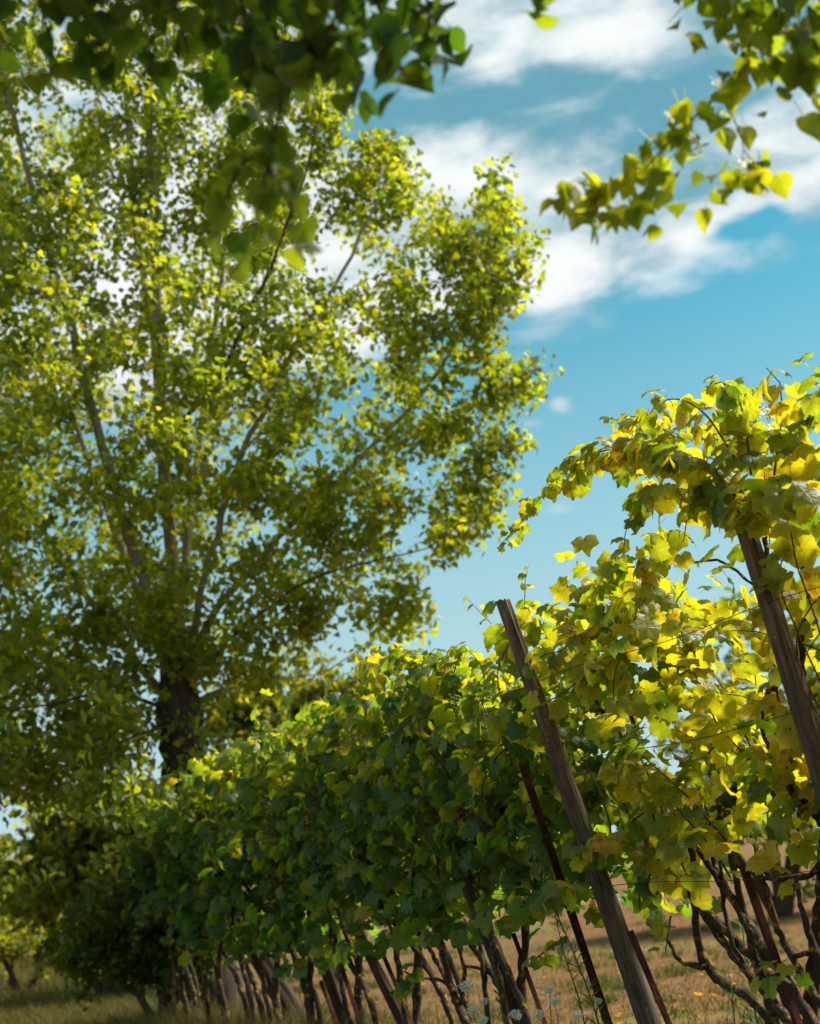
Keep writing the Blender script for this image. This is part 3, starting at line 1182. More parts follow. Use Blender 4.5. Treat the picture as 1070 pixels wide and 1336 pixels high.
for vi, s0 in enumerate(STATIONS):
    n_shoot = 22 if vi < 3 else (31 if vi < 6 else 27)
    for _ in range(n_shoot):
        s = s0 + rng.uniform(-.62, .62)
        z0 = rng.uniform(.85, 1.45)
        lat = rng.normal(0, .10)
        p = ROW0 + RDIR * (s + .2 * z0) + RNRM * (CO + lat)
        p[2] = z0
        d = np.array([0, 0, 1.0]) + RDIR * rng.normal(.22, .28) + RNRM * rng.normal(0, .28)
        d /= np.linalg.norm(d)
        side0 = rng.choice([-1, 1])
        path = [p.copy()]
        steps = int(rng.uniform(14, 27))
        for k in range(steps):
            top = np.interp(row_s(p), TS, TZ)
            pull = .035 + (.16 if p[2] > top - .12 else 0)
            d = d + np.array([0, 0, -pull]) + RNRM * side0 * (.03 + pull * .25) + rng.normal(0, .07, 3)
            off = (p - ROW0) @ RNRM - CO
            if off > .36 or off < -.24:
                d -= RNRM * np.sign(off) * .25
            d /= np.linalg.norm(d)
            p = p + d * .062
            path.append(p.copy())
        path = np.array(path)
        okp = allowed(path, .0) & (path[:, 2] < np.interp(row_s(path), TS, TZ) - .07)
        if okp.sum() > 4:
            last = np.max(np.nonzero(okp)[0]) + 1
            first = np.min(np.nonzero(okp)[0])
            seg = path[first:last]
            if okp[first:last].mean() > .75:
                cane(seg, vi)
        off = (path - ROW0) @ RNRM - CO
        sd = np.where(rng.random(len(path)) < .65, np.sign(off + rng.normal(0, .1, len(path))), rng.choice([-1, 1], len(path)))
        put_leaves(path, sd)

# leaves that fill the wall of foliage between the shoots
n = 11000
s = rng.uniform(-3.3, TS[-1], n)
top, low = np.interp(s, TS, TZ), np.interp(s, LS, LZ)
z = low + (top - low) * rng.random(n) ** .85
lat = np.clip(rng.normal(0, .17, n) * np.where(s < .2, .60, 1.0), -.30, .5)
thin = rng.random(n) < np.where(s < .2, .45, 1.0)
p = ROW0 + RDIR * s[:, None] + RNRM * (CO + lat)[:, None]
p[:, 2] = z
put_leaves(p[thin], np.sign(lat[thin] + rng.normal(0, .06, thin.sum())))


def px_shoot(pxs, off0, off1, small=(1.0, .45), n=None, side=-1, dens=2.0, woody=True):
    """a shoot traced on the photograph, at its own distance in the row"""
    pts = [RP(x, y, o) for (x, y), o in zip(pxs, np.linspace(off0, off1, len(pxs)))]
    path = smooth_path(pts, .03)
    if woody:
        cane(path[::2], int(owner(path[0])))
    k = int(len(path) * dens * .5)
    idx = np.linspace(0, len(path) - 1, k).astype(int)
    sm = np.interp(np.linspace(0, 1, k), [0, 1], small)
    put_leaves(path[idx] + rng.normal(0, .012, (k, 3)), np.where(rng.random(k) < .7, side, -side) * np.ones(k), small=sm, check=False)


# the long arching shoot and its neighbours over the right-hand post
px_shoot([(930, 620), (870, 585), (800, 585), (740, 610), (700, 655), (672, 690), (650, 714)], -.10, -.12, (1.10, .45), dens=3.6)
px_shoot([(900, 600), (850, 590), (790, 600), (755, 620), (735, 640)], -.02, -.05, (1.1, .8), dens=2.2)
px_shoot([(880, 570), (840, 545), (815, 545), (797, 552)], .0, .0, (.8, .42), dens=3.2)
px_shoot([(960, 600), (920, 540), (880, 520), (850, 535), (830, 570)], -.05, -.10, (1.0, .8), dens=2.6)
px_shoot([(980, 620), (970, 540), (950, 500), (920, 505)], .0, -.05, (1.0, .8), dens=2.6)
px_shoot([(1010, 620), (1020, 540), (1015, 490), (1000, 480)], .0, -.05, (1.0, .8), dens=2.6)
px_shoot([(1040, 600), (1060, 530), (1080, 490)], .0, .0, (1.0, .9), dens=2.6)
px_shoot([(960, 660), (900, 640), (850, 640), (820, 680), (812, 730)], -.08, -.15, (1.0, .7), dens=2.6)
px_shoot([(980, 655), (1010, 640), (1040, 650), (1075, 640)], -.15, -.2, (1.1, 1.0), dens=2.6)
px_shoot([(960, 650), (940, 640), (900, 670), (890, 720)], -.10, -.15, (1.0, .8), dens=2.2)
px_shoot([(950, 640), (985, 665), (1000, 680)], -.12, -.16, (1.15, 1.0), dens=2.4)
# shoots that cross in front of the bare-topped post
px_shoot([(760, 830), (730, 850), (705, 855), (692, 870)], .05, -.08, (.9, .7), dens=2.4)
px_shoot([(780, 870), (740, 900), (712, 915), (700, 900)], .05, -.08, (.9, .7), dens=2.0)
px_shoot([(840, 1060), (800, 1090), (770, 1110), (752, 1120)], .05, -.10, (1.0, .9), dens=2.0)
px_shoot([(745, 812), (722, 795), (712, 792)], .1, .1, (.9, .6), dens=2.4)
px_shoot([(680, 1165), (710, 1170), (735, 1160), (750, 1155)], .0, -.10, (1.0, .9), dens=2.0)
# the crest of leaves left of that post
px_shoot([(630, 915), (632, 880), (615, 852), (596, 845)], .2, .2, (.9, .7), dens=2.4)
px_shoot([(600, 890), (572, 858), (548, 852), (520, 862)], .2, .2, (.9, .7), dens=2.4)
px_shoot([(590, 885), (598, 855), (590, 842)], .2, .2, (.9, .7), dens=2.0)
# stray shoots that stand above or hang in front of the far part of the row
for k in range(34):
    s_ = rng.uniform(.7, 7.3)
    top_ = float(np.interp(s_, TS, TZ))
    if k % 2:
        z_, d_ = top_ - .15, RDIR * rng.normal(0, .5) + RNRM * rng.normal(-.15, .25) + np.array([0, 0, 1.0])
        n_, g_ = int(rng.integers(5, 9)), .10
    else:
        z_, d_ = rng.uniform(1.2, top_ - .1), RDIR * rng.normal(0, .6) - RNRM * .7 + np.array([0, 0, .1])
        n_, g_ = int(rng.integers(7, 13)), .22
    q_ = ROW0 + RDIR * s_ + RNRM * (CO - .12)
    q_[2] = z_
    path_ = [q_.copy()]
    for _ in range(n_):
        d_ = d_ / np.linalg.norm(d_) + np.array([0, 0, -g_]) + rng.normal(0, .08, 3)
        q_ = q_ + d_ / np.linalg.norm(d_) * .055
        path_.append(q_.copy())
    path_ = np.array(path_)
    cane(path_, int(owner(path_[0])), .003)
    put_leaves(path_, -np.ones(len(path_)), small=np.linspace(.95, .40, len(path_)), check=False)
# low leafy shoots near the ground
for q in ([(875, 1195), (872, 1215), (868, 1245)], [(1000, 1290), (1005, 1275), (1020, 1268), (1045, 1270)], [(520, 1300), (530, 1280), (545, 1260)], [(700, 1250), (720, 1235), (740, 1230)]):
    px_shoot(q, .1, .05, (.7, .6), dens=1.8)

vine_L.done()
vine_own = owner(vine_L.P)

# --- wood of the vines: trunks and arms traced for the near plants
WOOD = {
    0: [([(1330, 1640), (1260, 1400), (1180, 1220), (1090, 1095), (1068, 1066), (1030, 1020), (1005, 975), (996, 940), (1004, 900), (1014, 870)], .028, .012),
        ([(1030, 1020), (1012, 955), (1012, 900), (1010, 850), (1003, 780), (1000, 715), (985, 650), (960, 635), (930, 632)], .017, .007),
        ([(1180, 1220), (1110, 1050), (1060, 960), (1045, 840), (1054, 790), (1046, 740), (1026, 690), (1015, 640), (1018, 600)], .016, .008),
        ([(1180, 1220), (1085, 1128), (1056, 1142), (1010, 1147), (984, 1140), (956, 1126)], .018, .008),
        ([(1010, 1147), (992, 1128), (986, 1105), (975, 1080)], .010, .006),
        ([(1003, 780), (960, 745), (935, 730), (905, 735)], .008, .004)],
    1: [([(1160, 1560), (1085, 1440), (1010, 1340), (978, 1302), (936, 1276), (914, 1242), (906, 1180), (904, 1120), (888, 1050)], .032, .012),
        ([(922, 1262), (892, 1256), (877, 1237), (866, 1206)], .015, .007),
        ([(1085, 1440), (1062, 1374), (1012, 1312), (966, 1256), (945, 1230), (916, 1190), (882, 1132), (858, 1080), (836, 1030), (814, 965), (792, 930), (772, 928)], .024, .009),
        ([(1045, 1345), (1010, 1270), (992, 1235), (965, 1190), (945, 1152), (930, 1118), (920, 1050)], .019, .009),
        ([(972, 1262), (958, 1236), (946, 1192), (943, 1150), (938, 1110)], .011, .007),
        ([(1140, 1470), (1092, 1345), (1060, 1292), (1034, 1250), (1016, 1212), (1000, 1162), (990, 1130)], .020, .011),
        ([(1034, 1248), (1055, 1243), (1078, 1244)], .011, .010), ([(1092, 1345), (1070, 1262), (1056, 1216), (1043, 1172), (1037, 1146)], .016, .010),
        ([(836, 1030), (800, 955), (772, 905), (764, 896)], .010, .006), ([(838, 1030), (830, 960), (818, 915), (812, 880)], .013, .008)],
    3: [([(668, 1500), (628, 1400), (608, 1336), (590, 1292), (577, 1245), (570, 1200), (574, 1140), (560, 1060)], .030, .012),
        ([(592, 1296), (562, 1240), (545, 1212), (530, 1190)], .015, .008), ([(590, 1290), (572, 1277), (548, 1277), (528, 1268)], .009, .006),
        ([(600, 1320), (606, 1270), (600, 1240), (590, 1200), (570, 1170)], .014, .008),
        ([(648, 1420), (634, 1300), (628, 1240), (622, 1190), (612, 1120)], .018, .010), ([(606, 1262), (622, 1262), (632, 1270)], .008, .008)],
}
cane_objs = {}
for vi, root in enumerate(roots):
    b = bases[vi]
    if vi in WOOD:
        first = True
        for pxs, r0, r1 in WOOD[vi]:
            p = smooth_path([RP(x, y, CO + .02 * rng.normal()) for x, y in pxs], .03)
            p += rng.normal(0, .0025, p.shape)
            if first:                                   # the foot goes into the soil
                k = np.argmin(np.abs(p[:, 2]))
                g = p[0].copy()
                if g[2] > 0:
                    p = np.vstack([g - np.array([-.05, 0, g[2] + .1]), p])
            rr = np.linspace(r0, r1, len(p))
            wood('trunk' if first else 'arm', [tube(p, rr, 9, .20)], M['vine_wood'], root, b)
            first = False
    else:
        lean = RDIR * .20
        for k in range(4):
            s = rng.normal(0, .16)
            p0 = b + RDIR * s + RNRM * rng.normal(0, .05) - np.array([0, 0, .1])
            p1 = p0 + np.array([0, 0, .55]) + lean * .55 + RDIR * rng.normal(0, .05)
            p2 = p1 + np.array([0, 0, .40]) + lean * .4 + RDIR * (k - 1) * .22
            p3 = p2 + np.array([0, 0, .45]) + lean * .4 + RDIR * (k - 1) * .30 + RNRM * rng.normal(0, .08)
            p = smooth_path([p0, (p0 + p1) / 2 + rng.normal(0, .02, 3), p1, p2, p3], .04)
            p += rng.normal(0, .003, p.shape)
            wood('trunk' if k == 0 else 'arm', [tube(p, np.linspace(  .040 if k == 0 else .025, .011, len(p)), 8, .18)], M['vine_wood'], root, b)
    cane_objs[vi] = [(wood('cane', [tb], M['cane'], root, b), pth) for tb, pth in cane_tubes[vi]]

# dried red bunches and green bunches hanging in the row
def bunch(vi, px, py, off, n, r, mat, ln):
    c = RP(px, py, off)
    parts = []
    for k in range(n):
        t = rng.random()
        q = c + np.array([0, 0, -ln * t]) + unit(1)[0] * ln * .28 * (1 - .6 * t)
        ph = unit(6)
        a = np.array([[0, 0, 1], [0, 0, -1], [1, 0, 0], [-1, 0, 0], [0, 1, 0], [0, -1, 0]]) * r * rng.uniform(.8, 1.1)
        f = np.array([(0, 2, 4), (0, 4, 3), (0, 3, 5), (0, 5, 2), (1, 4, 2), (1, 3, 4), (1, 5, 3), (1, 2, 5)])
        parts.append((q + a, f))
    wood('grape_bunch', parts, M[mat], roots[vi], bases[vi], 'stuff')


for vi, px, py, off, n_, ln, mat in ((8, 352, 1135, -.12, 34, .13, 'grape'), (8, 368, 1142, -.12, 24, .10, 'grape'), (9, 270, 1120, -.1, 26, .11, 'grape'), (9, 258, 1055, -.1, 20, .09, 'grape'),
                                     (8, 356, 1172, -.1, 22, .12, 'grape'), (3, 600, 1045, -.12, 26, .09, 'grape'), (7, 400, 1062, -.1, 18, .08, 'grape'),
                                     (2, 838 - 130, 940, .0, 26, .12, 'green_grape'), (3, 592, 905, .02, 24, .11, 'green_grape'), (0, 985, 628, -.05, 24, .10, 'green_grape')):
    bunch(vi, px, py, off, n_, .0085, mat, ln)


# ------------------------------------------------------------------ the near poplar whose boughs hang into the top of the view
near_wood = []


def near_poplar():
    base = np.array([-2.3, -1.4, 0.0])
    root = thing('overhanging_poplar', 'dark overhanging poplar boughs with large heart-shaped leaves along the sky', 'tree', base)
    L = Leaves('poplar')
    tr = smooth_path([base - np.array([0, 0, .2]), base + np.array([.05, 0, 1.5]), base + np.array([.1, .15, 3.2]), base + np.array([.2, .3, 5.0]), base + np.array([.3, .4, 6.5])], .15)
    wood('trunk', [tube(tr, np.linspace(.26, .10, len(tr)), 12, .10)], M['poplar_bark'], root, base)
    t3 = base + np.array([.1, .15, 3.2])
    t4 = base + np.array([.2, .3, 4.6])
    DL, DR = 2.55, 3.0

    def twig(pts, r0=.006, step=.03, dens=1.0, size=0.043, tint=.3, hang=1.0, r1=None, gap=.035):
        path = smooth_path(pts, step)
        near_wood.append((wood('branch', [tube(path, np.linspace(r0, r1 or r0 * .35, len(path)), 6)], M['twig'], root, base), path))
        k = int(len(path) * dens)
        if not k:
            return
        idx = np.sort(rng.integers(0, len(path), k))
        off = unit(k) * gap
        off[:, 2] -= .03 * hang
        pos = path[idx] + off
        tip = unit(k) * .55 + np.array([0, 0, -1.0])
        nrm = unit(k) * 1.0 + np.array([.1, -.75, .25])
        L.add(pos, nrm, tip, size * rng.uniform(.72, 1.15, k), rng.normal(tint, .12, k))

    # bough along the top on the left
    bough = [t3, np.array([-1.7, .6, 3.25]), PY(-80, -110, 2.3), PY(120, -60, 2.5), PY(300, -45, 2.55), PY(430, -60, 2.6), PY(600, -90, 2.7)]
    p = smooth_path(bough, .1)
    wood('bough', [tube(p, np.linspace(.05, .012, len(p)), 8, .06)], M['branch_bark'], root, base)
    # sprays hanging from it (pixels on the photograph)
    S = [[(-20, -70), (-10, -20), (0, 20), (10, 45)], [(40, -60), (50, -10), (60, 40), (62, 72)], [(100, -55), (110, 0), (118, 40), (122, 66)],
         [(160, -55), (170, -10), (190, 20), (205, 75)], [(210, -50), (230, 10), (240, 45), (246, 70)], [(260, -45), (280, 20), (290, 60), (285, 112)],
         [(300, -45), (320, 20), (330, 70), (322, 120)], [(330, -45), (350, 20), (365, 60), (372, 105)], [(440, -55), (437, 25), (400, 55), (340, 45), (290, 40)],
         [(440, -50), (450, 20), (460, 70), (465, 110)], [(470, -60), (490, 0), (510, 50), (528, 100)], [(500, -70), (530, -10), (555, 30), (585, 48)],
         [(380, -50), (400, 10), (420, 50), (440, 78)], [(540, -80), (550, -20), (560, 10), (556, 70)], [(150, -55), (140, -10), (150, 15), (165, 25)],
         [(60, -60), (90, -20), (140, 5), (190, 10)], [(250, -45), (300, -15), (360, 5), (420, 5)], [(420, -60), (460, -20), (500, 10), (540, 15)]]
    for q in S:
        d = DL + rng.uniform(-.18, .22)
        twig([PY(x, y, d + .03 * i) for i, (x, y) in enumerate(q)], dens=2.2, tint=.03, size=0.054)  # the crown's shade on these sprays is also painted in, as a deep green tint
    d = 2.45
    twig([PY(x, y, d) for x, y in [(372, 60), (368, 130), (355, 190), (345, 235), (335, 285), (330, 318)]], dens=2.4, tint=.30, size=0.052)
    twig([PY(x, y, d + .05) for x, y in [(355, 190), (320, 210), (300, 245), (290, 300)]], dens=1.8, tint=.30, size=0.052)
    twig([PY(x, y, d - .05) for x, y in [(350, 220), (375, 245), (380, 290), (365, 310)]], dens=1.6, tint=.30, size=0.050)
    # the leaves at the top edge in the middle
    b2 = smooth_path([bough[-1], PY(680, -90, 2.7), PY(760, -70, 2.75)], .05)
    wood('bough', [tube(b2, np.linspace(.012, .006, len(b2)), 6)], M['branch_bark'], root, base)
    twig([PY(x, y, 2.7) for x, y in [(640, -90), (650, -50), (660, -28)]], dens=1.6, tint=.2, size=0.050)
    twig([PY(x, y, 2.6) for x, y in [(690, -90), (695, -50), (700, -18), (705, -6)]], dens=2.6, tint=.12, size=0.056)
    # right-hand bough, thin and sunlit
    rb = [t4, np.array([-.6, .8, 4.6]), np.array([.6, 2.2, 4.2]), PY(1080, -160, 3.0), PY(1015, -30, DR), PY(985, 45, DR), PY(945, 115, DR), PY(900, 158, DR), PY(872, 186, DR), PY(840, 222, DR), PY(800, 241, DR), PY(762, 236, DR)]
    p = smooth_path(rb, .05)
    wood('bough', [tube(p, np.interp(np.linspace(0, 1, len(p)), [0, .7, .85, 1], [.05, .012, .005, .0018]), 7)], M['twig'], root, base)
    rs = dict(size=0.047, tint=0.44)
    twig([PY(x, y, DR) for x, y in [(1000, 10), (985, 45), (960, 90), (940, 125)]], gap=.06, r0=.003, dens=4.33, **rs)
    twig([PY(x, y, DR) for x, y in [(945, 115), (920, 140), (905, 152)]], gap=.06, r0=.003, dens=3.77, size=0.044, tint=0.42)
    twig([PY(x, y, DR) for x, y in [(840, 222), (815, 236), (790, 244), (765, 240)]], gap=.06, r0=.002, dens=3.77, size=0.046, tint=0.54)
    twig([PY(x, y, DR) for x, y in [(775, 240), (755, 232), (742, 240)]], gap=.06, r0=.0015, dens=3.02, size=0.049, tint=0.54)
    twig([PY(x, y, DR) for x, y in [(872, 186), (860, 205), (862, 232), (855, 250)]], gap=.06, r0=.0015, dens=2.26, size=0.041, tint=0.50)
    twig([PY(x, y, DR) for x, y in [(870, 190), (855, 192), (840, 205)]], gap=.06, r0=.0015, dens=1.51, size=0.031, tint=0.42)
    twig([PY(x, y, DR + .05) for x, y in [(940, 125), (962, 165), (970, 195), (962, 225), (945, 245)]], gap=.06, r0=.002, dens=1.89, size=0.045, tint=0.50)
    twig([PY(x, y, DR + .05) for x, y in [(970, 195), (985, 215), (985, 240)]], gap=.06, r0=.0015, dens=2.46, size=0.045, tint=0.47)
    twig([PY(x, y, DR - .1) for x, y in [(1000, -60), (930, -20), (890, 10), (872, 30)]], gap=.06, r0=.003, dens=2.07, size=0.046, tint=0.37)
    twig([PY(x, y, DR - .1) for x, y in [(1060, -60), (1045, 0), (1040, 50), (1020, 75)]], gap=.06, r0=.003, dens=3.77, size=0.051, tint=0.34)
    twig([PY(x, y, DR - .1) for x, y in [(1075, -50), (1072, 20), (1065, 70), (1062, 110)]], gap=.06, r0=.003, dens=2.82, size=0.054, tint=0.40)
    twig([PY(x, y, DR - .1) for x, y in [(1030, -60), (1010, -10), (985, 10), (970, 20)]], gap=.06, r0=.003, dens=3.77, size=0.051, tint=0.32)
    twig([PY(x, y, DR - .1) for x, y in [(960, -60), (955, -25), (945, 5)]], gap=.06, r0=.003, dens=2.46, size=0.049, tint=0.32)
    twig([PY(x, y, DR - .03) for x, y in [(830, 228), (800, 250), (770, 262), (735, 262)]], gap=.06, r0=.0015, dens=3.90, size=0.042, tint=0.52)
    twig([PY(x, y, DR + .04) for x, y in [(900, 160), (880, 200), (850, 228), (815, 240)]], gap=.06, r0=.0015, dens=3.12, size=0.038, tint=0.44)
    n_front = sum(len(q) for q in L.pos)
    # the crown overhead, which shades the left-hand bough
    n = 60000
    q = rng.uniform([-3.6, -1.2, 2.9], [1.6, 5.2, 7.2], (n, 3))
    e = ((q - np.array([-1.0, 2.0, 5.0])) / np.array([2.6, 3.2, 2.2]))
    q = q[(e ** 2).sum(1) < 1]
    x, y, w = project(q)
    out = (w < .1) | (y < -75 - .0 * w) | (x < -120)
    q = q[out & (q[:, 2] > 2.9)]
    L.add(q, unit(len(q)) + np.array([0, 0, .6]), unit(len(q)) + np.array([0, 0, -.8]), .05 * rng.uniform(.8, 1.3, len(q)), rng.normal(.3, .12, len(q)))
    for k in range(9):
        tgt = q[rng.integers(0, len(q))]
        s0 = tr[int(len(tr) * rng.uniform(.5, .95))]
        pp = smooth_path([s0, (s0 + tgt) / 2 + np.array([0, 0, .3]), tgt], .2)
        x, y, w = project(pp)
        if ((w > 0) & (x > -30) & (x < 1100) & (y > -30) & (y < 1366)).any():
            continue
        wood('bough', [tube(pp, np.linspace(.05, .01, len(pp)), 6)], M['branch_bark'], root, base)
    L.done()
    return root, base, L


near_root, near_base, near_L = near_poplar()

# ------------------------------------------------------------------ leaves become parts: the 300 that show largest on each plant
sc_v, sc_p, sc_n = visible_area([vine_L, poplar_L, near_L])
for vi, root in enumerate(roots):
    idx = np.nonzero(vine_own == vi)[0]
    order = idx[np.argsort(-sc_v[idx])]
    single = order[:300][sc_v[order[:300]] > 0]
    leaf_parts('leaf', vine_L, single, M['vine_leaf'], root, bases[vi], carriers(vine_L, single, cane_objs[vi], .13))
    rest = np.setdiff1d(idx, single)
    if len(rest):
        leaf_mass('foliage', vine_L, rest, M['vine_leaf'], root, bases[vi])
order = np.argsort(-sc_p)[:300]
leaf_parts('leaf', poplar_L, order, M['poplar_leaf'], poplar_root, poplar_base)
leaf_mass('crown', poplar_L, np.setdiff1d(np.arange(len(poplar_L.P)), order), M['poplar_leaf'], poplar_root, poplar_base, 'poplar_far')
order = np.argsort(-sc_n)[:300]
order = order[sc_n[order] > 0]
leaf_parts('leaf', near_L, order, M['poplar_leaf'], near_root, near_base, carriers(near_L, order, near_wood, .15))
leaf_mass('crown', near_L, np.setdiff1d(np.arange(len(near_L.P)), order), M['poplar_leaf'], near_root, near_base, 'poplar_far')

# ------------------------------------------------------------------ shrubs and trees behind
bush('shrub', 'dark many-stemmed shrub standing in front of the poplar foot', 'shrub', 215, 1330, 13.0,
     [(150, 1205, 65, 50), (215, 1180, 55, 65), (115, 1250, 50, 30), (190, 1250, 55, 38), (255, 1215, 40, 55), (265, 1160, 35, 50)], 320, 24, .045, .26, stems_n=5, trunk_r=.045)
bush('fruit_tree', 'loose olive-green tree drooping behind the dark shrub', 'tree', 150, 1290, 18.0,
     [(85, 1095, 60, 40), (150, 1085, 80, 50), (225, 1090, 60, 55), (110, 1150, 95, 45), (195, 1165, 75, 45), (35, 1150, 40, 45), (275, 1100, 45, 60), (70, 1075, 36, 26), (190, 1060, 50, 30)], 640, 17, .078, .66, trunk_r=.07)
bush('bush', 'rounded yellow-green bush on the grassy bank', 'bush', -10, 1250, 27.0,
     [(-20, 1150, 60, 55), (35, 1165, 45, 45), (-60, 1170, 60, 60)], 240, 22, .08, .80)
bush('bush', 'low olive bush on the bank below the yellow-green bush', 'bush', 70, 1250, 24.0,
     [(85, 1205, 34, 18), (55, 1212, 24, 14)], 70, 16, .055, .70)
bush('bush', 'spreading light green bush at the foot of the bank', 'bush', 25, 1275, 20.0,
     [(20, 1225, 45, 26), (60, 1235, 34, 18), (-25, 1220, 40, 30)], 130, 20, .055, .72)
bush('bush', 'low olive bush between the light green bush and the dark shrub', 'bush', 105, 1285, 19.0,
     [(105, 1235, 34, 26), (85, 1250, 30, 16)], 90, 20, .05, .55)
bush('walnut_tree', 'small sunlit tree showing behind the vine tops beside the poplar', 'tree', 430, 1200, 19.0,
     [(430, 950, 80, 55), (470, 905, 45, 34), (390, 925, 60, 60), (340, 985, 60, 60), (480, 1000, 70, 70), (310, 930, 50, 50)], 460, 22, .075, .72, trunk_r=.09)
bush('round_tree', 'deep green tree far behind the golden vines', 'tree', 1010, 1150, 24.0,
     [(1000, 980, 110, 110), (1090, 900, 90, 110), (920, 1040, 70, 70), (1080, 1030, 110, 90)], 420, 26, .09, .46, trunk_r=.12)
k = 0
for x, Y, h, tn in ((-420, 60, 70, .4), (-250, 75, 60, .35), (-120, 66, 55, .45), (20, 80, 55, .4), (330, 85, 40, .35), (520, 90, 40, .42), (640, 78, 36, .38), (760, 92, 36, .36), (1180, 70, 46, .4), (1350, 60, 60, .4)):
    hy = 1150 - (x - 535) * math.tan(ROLL)
    bush('field_tree', 'far tree on the skyline at the end of the field', 'tree', x, hy + 6, Y,
         [(x, hy - h * .5, 60, h * .55), (x + 45, hy - h * .35, 45, h * .42), (x - 45, hy - h * .35, 45, h * .4)], 60, 30, .22, tn, 'trees along the far skyline', trunk_r=.2)


# ------------------------------------------------------------------ grass and weeds
def grass(name, label, n, region, hmin, hmax, t0, t1, w=.006):
    x, y = region(n)
    z = ground_z(x, y)
    h = rng.uniform(hmin, hmax, len(x))
    a = rng.uniform(0, 6.28, len(x))
    b = np.stack([x, y, z], -1)
    side = np.stack([np.cos(a), np.sin(a), 0 * a], -1) * (w * rng.uniform(.6, 1.5, len(x)))[:, None]
    bend = np.stack([rng.normal(0, .4, len(x)), rng.normal(0, .4, len(x)), np.ones(len(x))], -1) * h[:, None]
    v = np.stack([b - side, b + side, b + bend * .55 + side * .7, b + bend * .55 - side * .7, b + bend * np.array([1.35, 1.35, .95])], 1).reshape(-1, 3)
    o = np.arange(len(x))[:, None] * 5
    f = np.concatenate([o + np.array([[0, 1, 2]]), o + np.array([[0, 2, 3]]), o + np.array([[3, 2, 4]])])
    t = np.repeat(np.clip(rng.normal(t0, t1, len(x)), 0, 1), 5)
    ob = link_obj(name, raw_mesh(name, v, f, M['dry_grass'], np.zeros((len(v), 2)), t))
    ob.color = (0, 0, 0, 1)
    ob['kind'] = 'stuff'
    tag(ob, label, 'grass')


def wedge(y0, y1, pad=.05, x0=-.36, x1=.36):
    def f(n):
        y = y0 + (y1 - y0) * rng.random(n) ** 1.4
        x = y * rng.uniform(x0 - pad, x1 + pad, n)
        return x, y
    return f


grass('dry_grass', 'short dry straw-coloured grass covering the open field', 70000, wedge(7, 40), .012, .05, .66, .25, .005)
grass('green_grass', 'taller yellow-green grass on the bank below the bushes', 26000, wedge(13, 24, 0, -.36, -.17), .08, .26, .28, .2, .007)
grass('row_grass', 'thin grass growing along the feet of the vines', 15000,
      lambda n: (lambda s, l: ((ROW0 + RDIR * s[:, None] + RNRM * l[:, None])[:, 0], (ROW0 + RDIR * s[:, None] + RNRM * l[:, None])[:, 1]))(rng.uniform(-2.5, 8, n), rng.normal(.2, .35, n)), .08, .40, .30, .2, .004)


def horseweed(label, pxs, off, n, size):
    pts = [RP(x, y, off) for x, y in pxs]
    pts = [pts[0] - np.array([-.03, 0, pts[0][2] + .02])] + pts if pts[0][2] > .1 else pts
    path = smooth_path(pts, .03)
    base = path[0].copy()
    root = thing('horseweed', label, 'weed', base, 'tall narrow-leaved weeds by the vines')
    wood('stem', [tube(path, np.linspace(.006, .0015, len(path)), 5)], M['cane'] if False else M['weed_stem'], root, base)
    L = Leaves('narrow')
    t = rng.random(n) ** .8
    q = path[(t * (len(path) - 1)).astype(int)]
    a = np.arange(n) * 2.4 + rng.normal(0, .3, n)
    tip = np.stack([np.cos(a), np.sin(a), rng.uniform(.3, 1.3, n)], -1)
    tip /= np.linalg.norm(tip, axis=1)[:, None]
    s = size * rng.uniform(.6, 1.2, n) * (1.15 - .6 * t)
    nrm = np.array([0, 0, 1.0]) + unit(n) * .3
    R = frames(nrm - tip * 0.0, tip)
    L.add(q + tip * s[:, None] * .9, np.cross(np.cross(tip, nrm), tip), tip, s, rng.normal(.5, .2, n))
    L.done()
    leaf_mass('leafage', L, np.arange(n), M['weed_leaf'], root, base)


M['weed_stem'] = bark_material('weed_stem', (0.06, 0.09, 0.03), (0.14, 0.15, 0.05), None, (20, 20, 20))
horseweed('tall feathery weed rising between rusty stake and bare-topped post', [(800, 1430), (778, 1325), (745, 1235), (712, 1160), (690, 1105)], -.12, 170, .045)
horseweed('thin weed with dry stem close to the bare-topped post', [(775, 1400), (757, 1310), (735, 1240), (722, 1180)], -.05, 90, .04)
horseweed('spindly weed climbing in front of the grey cracked post', [(670, 1400), (655, 1320), (645, 1262), (636, 1215)], -.10, 100, .038)
horseweed('bushy weed standing behind the dark flat stake', [(1010, 1420), (985, 1320), (972, 1240), (966, 1170)], .55, 150, .06)
horseweed('low bright weed under the lichen-covered vine trunk', [(975, 1400), (960, 1345), (955, 1290), (950, 1270)], .2, 70, .05)
horseweed('narrow weed among the golden vine stems', [(1060, 1400), (1030, 1310), (1010, 1240), (1000, 1190)], .5, 110, .055)


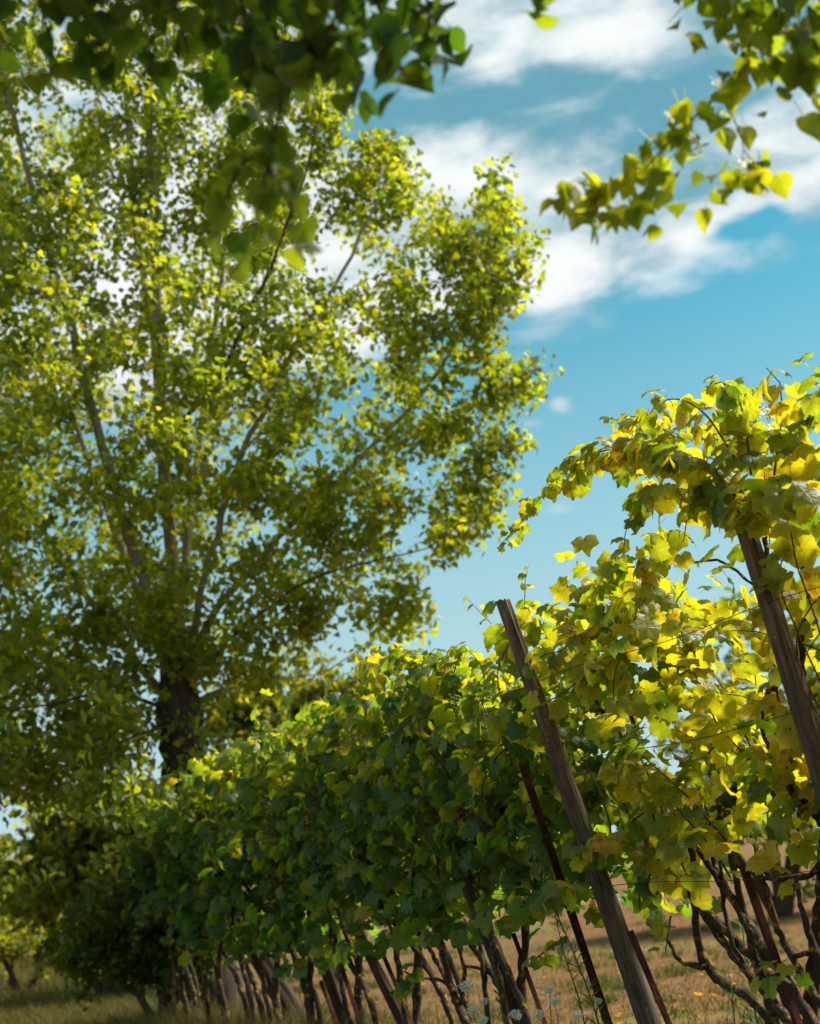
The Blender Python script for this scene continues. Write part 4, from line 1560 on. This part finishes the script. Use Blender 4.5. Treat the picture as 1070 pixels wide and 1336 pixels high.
def carrot(px, py, off, r):
    where = 'in front of the black forked vine trunk' if px < 650 else ('beside the foot of the grey cracked post' if px < 710 else 'by the long red-brown rusty stake')
    c = RP(px, py, off)
    base = c + np.array([rng.normal(.06, .03), rng.normal(0, .03), 0])
    base[2] = 0.0
    root = thing('wild_carrot', 'white lacy wild carrot flower ' + where, 'flower', base, 'white wild carrot flowers')
    path = smooth_path([base - np.array([0, 0, .02]), (base + c) / 2 + rng.normal(0, .015, 3), c - np.array([0, 0, r * .6])], .05)
    wood('stem', [tube(path, np.linspace(.003, .0016, len(path)), 5)], M['weed_stem'], root, base)
    parts, rays_ = [], []
    r *= 1.05
    up = np.array([-.2, -.75, 1.0])
    up /= np.linalg.norm(up)
    e1 = np.cross(up, [1, 0, 0])
    e1 /= np.linalg.norm(e1)
    e2 = np.cross(up, e1)
    for k in range(26):
        a, q = k * 2.4, r * math.sqrt((k + .5) / 26)
        p = c + (e1 * math.cos(a) + e2 * math.sin(a)) * q + up * (.15 * r - .25 * q * q / r)
        rays_.append(tube([path[-1], p], [.0008, .0006], 3, cap=False))
        for _ in range(6):
            d = p + (e1 * rng.normal() + e2 * rng.normal()) * r * .10 + up * rng.normal() * .002
            s = r * .10
            b = rng.uniform(0, 6.28)
            ring = np.array([d + (e1 * math.cos(b + g) + e2 * math.sin(b + g)) * s + up * rng.normal() * s * .4 for g in np.arange(5) * 1.2566])
            parts.append((np.vstack([[d], ring]), np.array([(0, 1 + i, 1 + (i + 1) % 5) for i in range(5)])))
    v, f = join(parts)
    o = link_obj('umbel', raw_mesh('umbel', v - base, f, M['petal'], np.zeros((len(v), 2)), np.full(len(v), .6)), root)
    o.color = (0, 0, 0, 1)
    wood('umbel_ray', rays_, M['weed_stem'], o, base, 'stuff')


for x, y, off, r in ((609, 1286, -.05, .036), (617, 1318, -.1, .03), (631, 1306, 0, .022), (717, 1291, 0, .024), (724, 1306, -.05, .024), (780, 1306, .1, .018),
                     (672, 1322, -.1, .024), (703, 1323, -.1, .026), (753, 1325, -.1, .024), (630, 1331, -.12, .024), (675, 1326, .0, .02)):
    carrot(x, y, off, r)


# ------------------------------------------------------------------ weeds and fallen leaves on the ground
def clumps(n, y0, y1):
    def f(_):
        cy = y0 + (y1 - y0) * rng.random(n) ** 1.3
        cx = cy * rng.uniform(-.36, .38, n)
        k = rng.integers(25, 90, n)
        return np.repeat(cx, k) + rng.normal(0, .10, k.sum()), np.repeat(cy, k) + rng.normal(0, .12, k.sum())
    return f


grass('green_weeds', 'scattered green tufts in the dry field', 0, clumps(260, 9, 32), .03, .12, .10, .12, .006)
LL = Leaves('vine')
n = 700
ly = 6 + 14 * rng.random(n) ** 1.5
lx = np.where(rng.random(n) < .5, ly * rng.uniform(-.3, .34, n), (ROW0[0] + RDIR[0] / RDIR[1] * (ly - ROW0[1])) + rng.normal(.3, .6, n))
LL.add(np.stack([lx, ly, ground_z(lx, ly) + .02], -1), np.array([0, 0, 1.0]) + unit(n) * .45, unit(n), rng.uniform(.025, .05, n), rng.uniform(.93, 1.0, n))
LL.done()
lit = leaf_mass('leaf_litter', LL, np.arange(n), M['vine_leaf'], None, np.zeros(3))
tag(lit, 'fallen yellow and brown leaves lying under the vines', 'leaf litter')
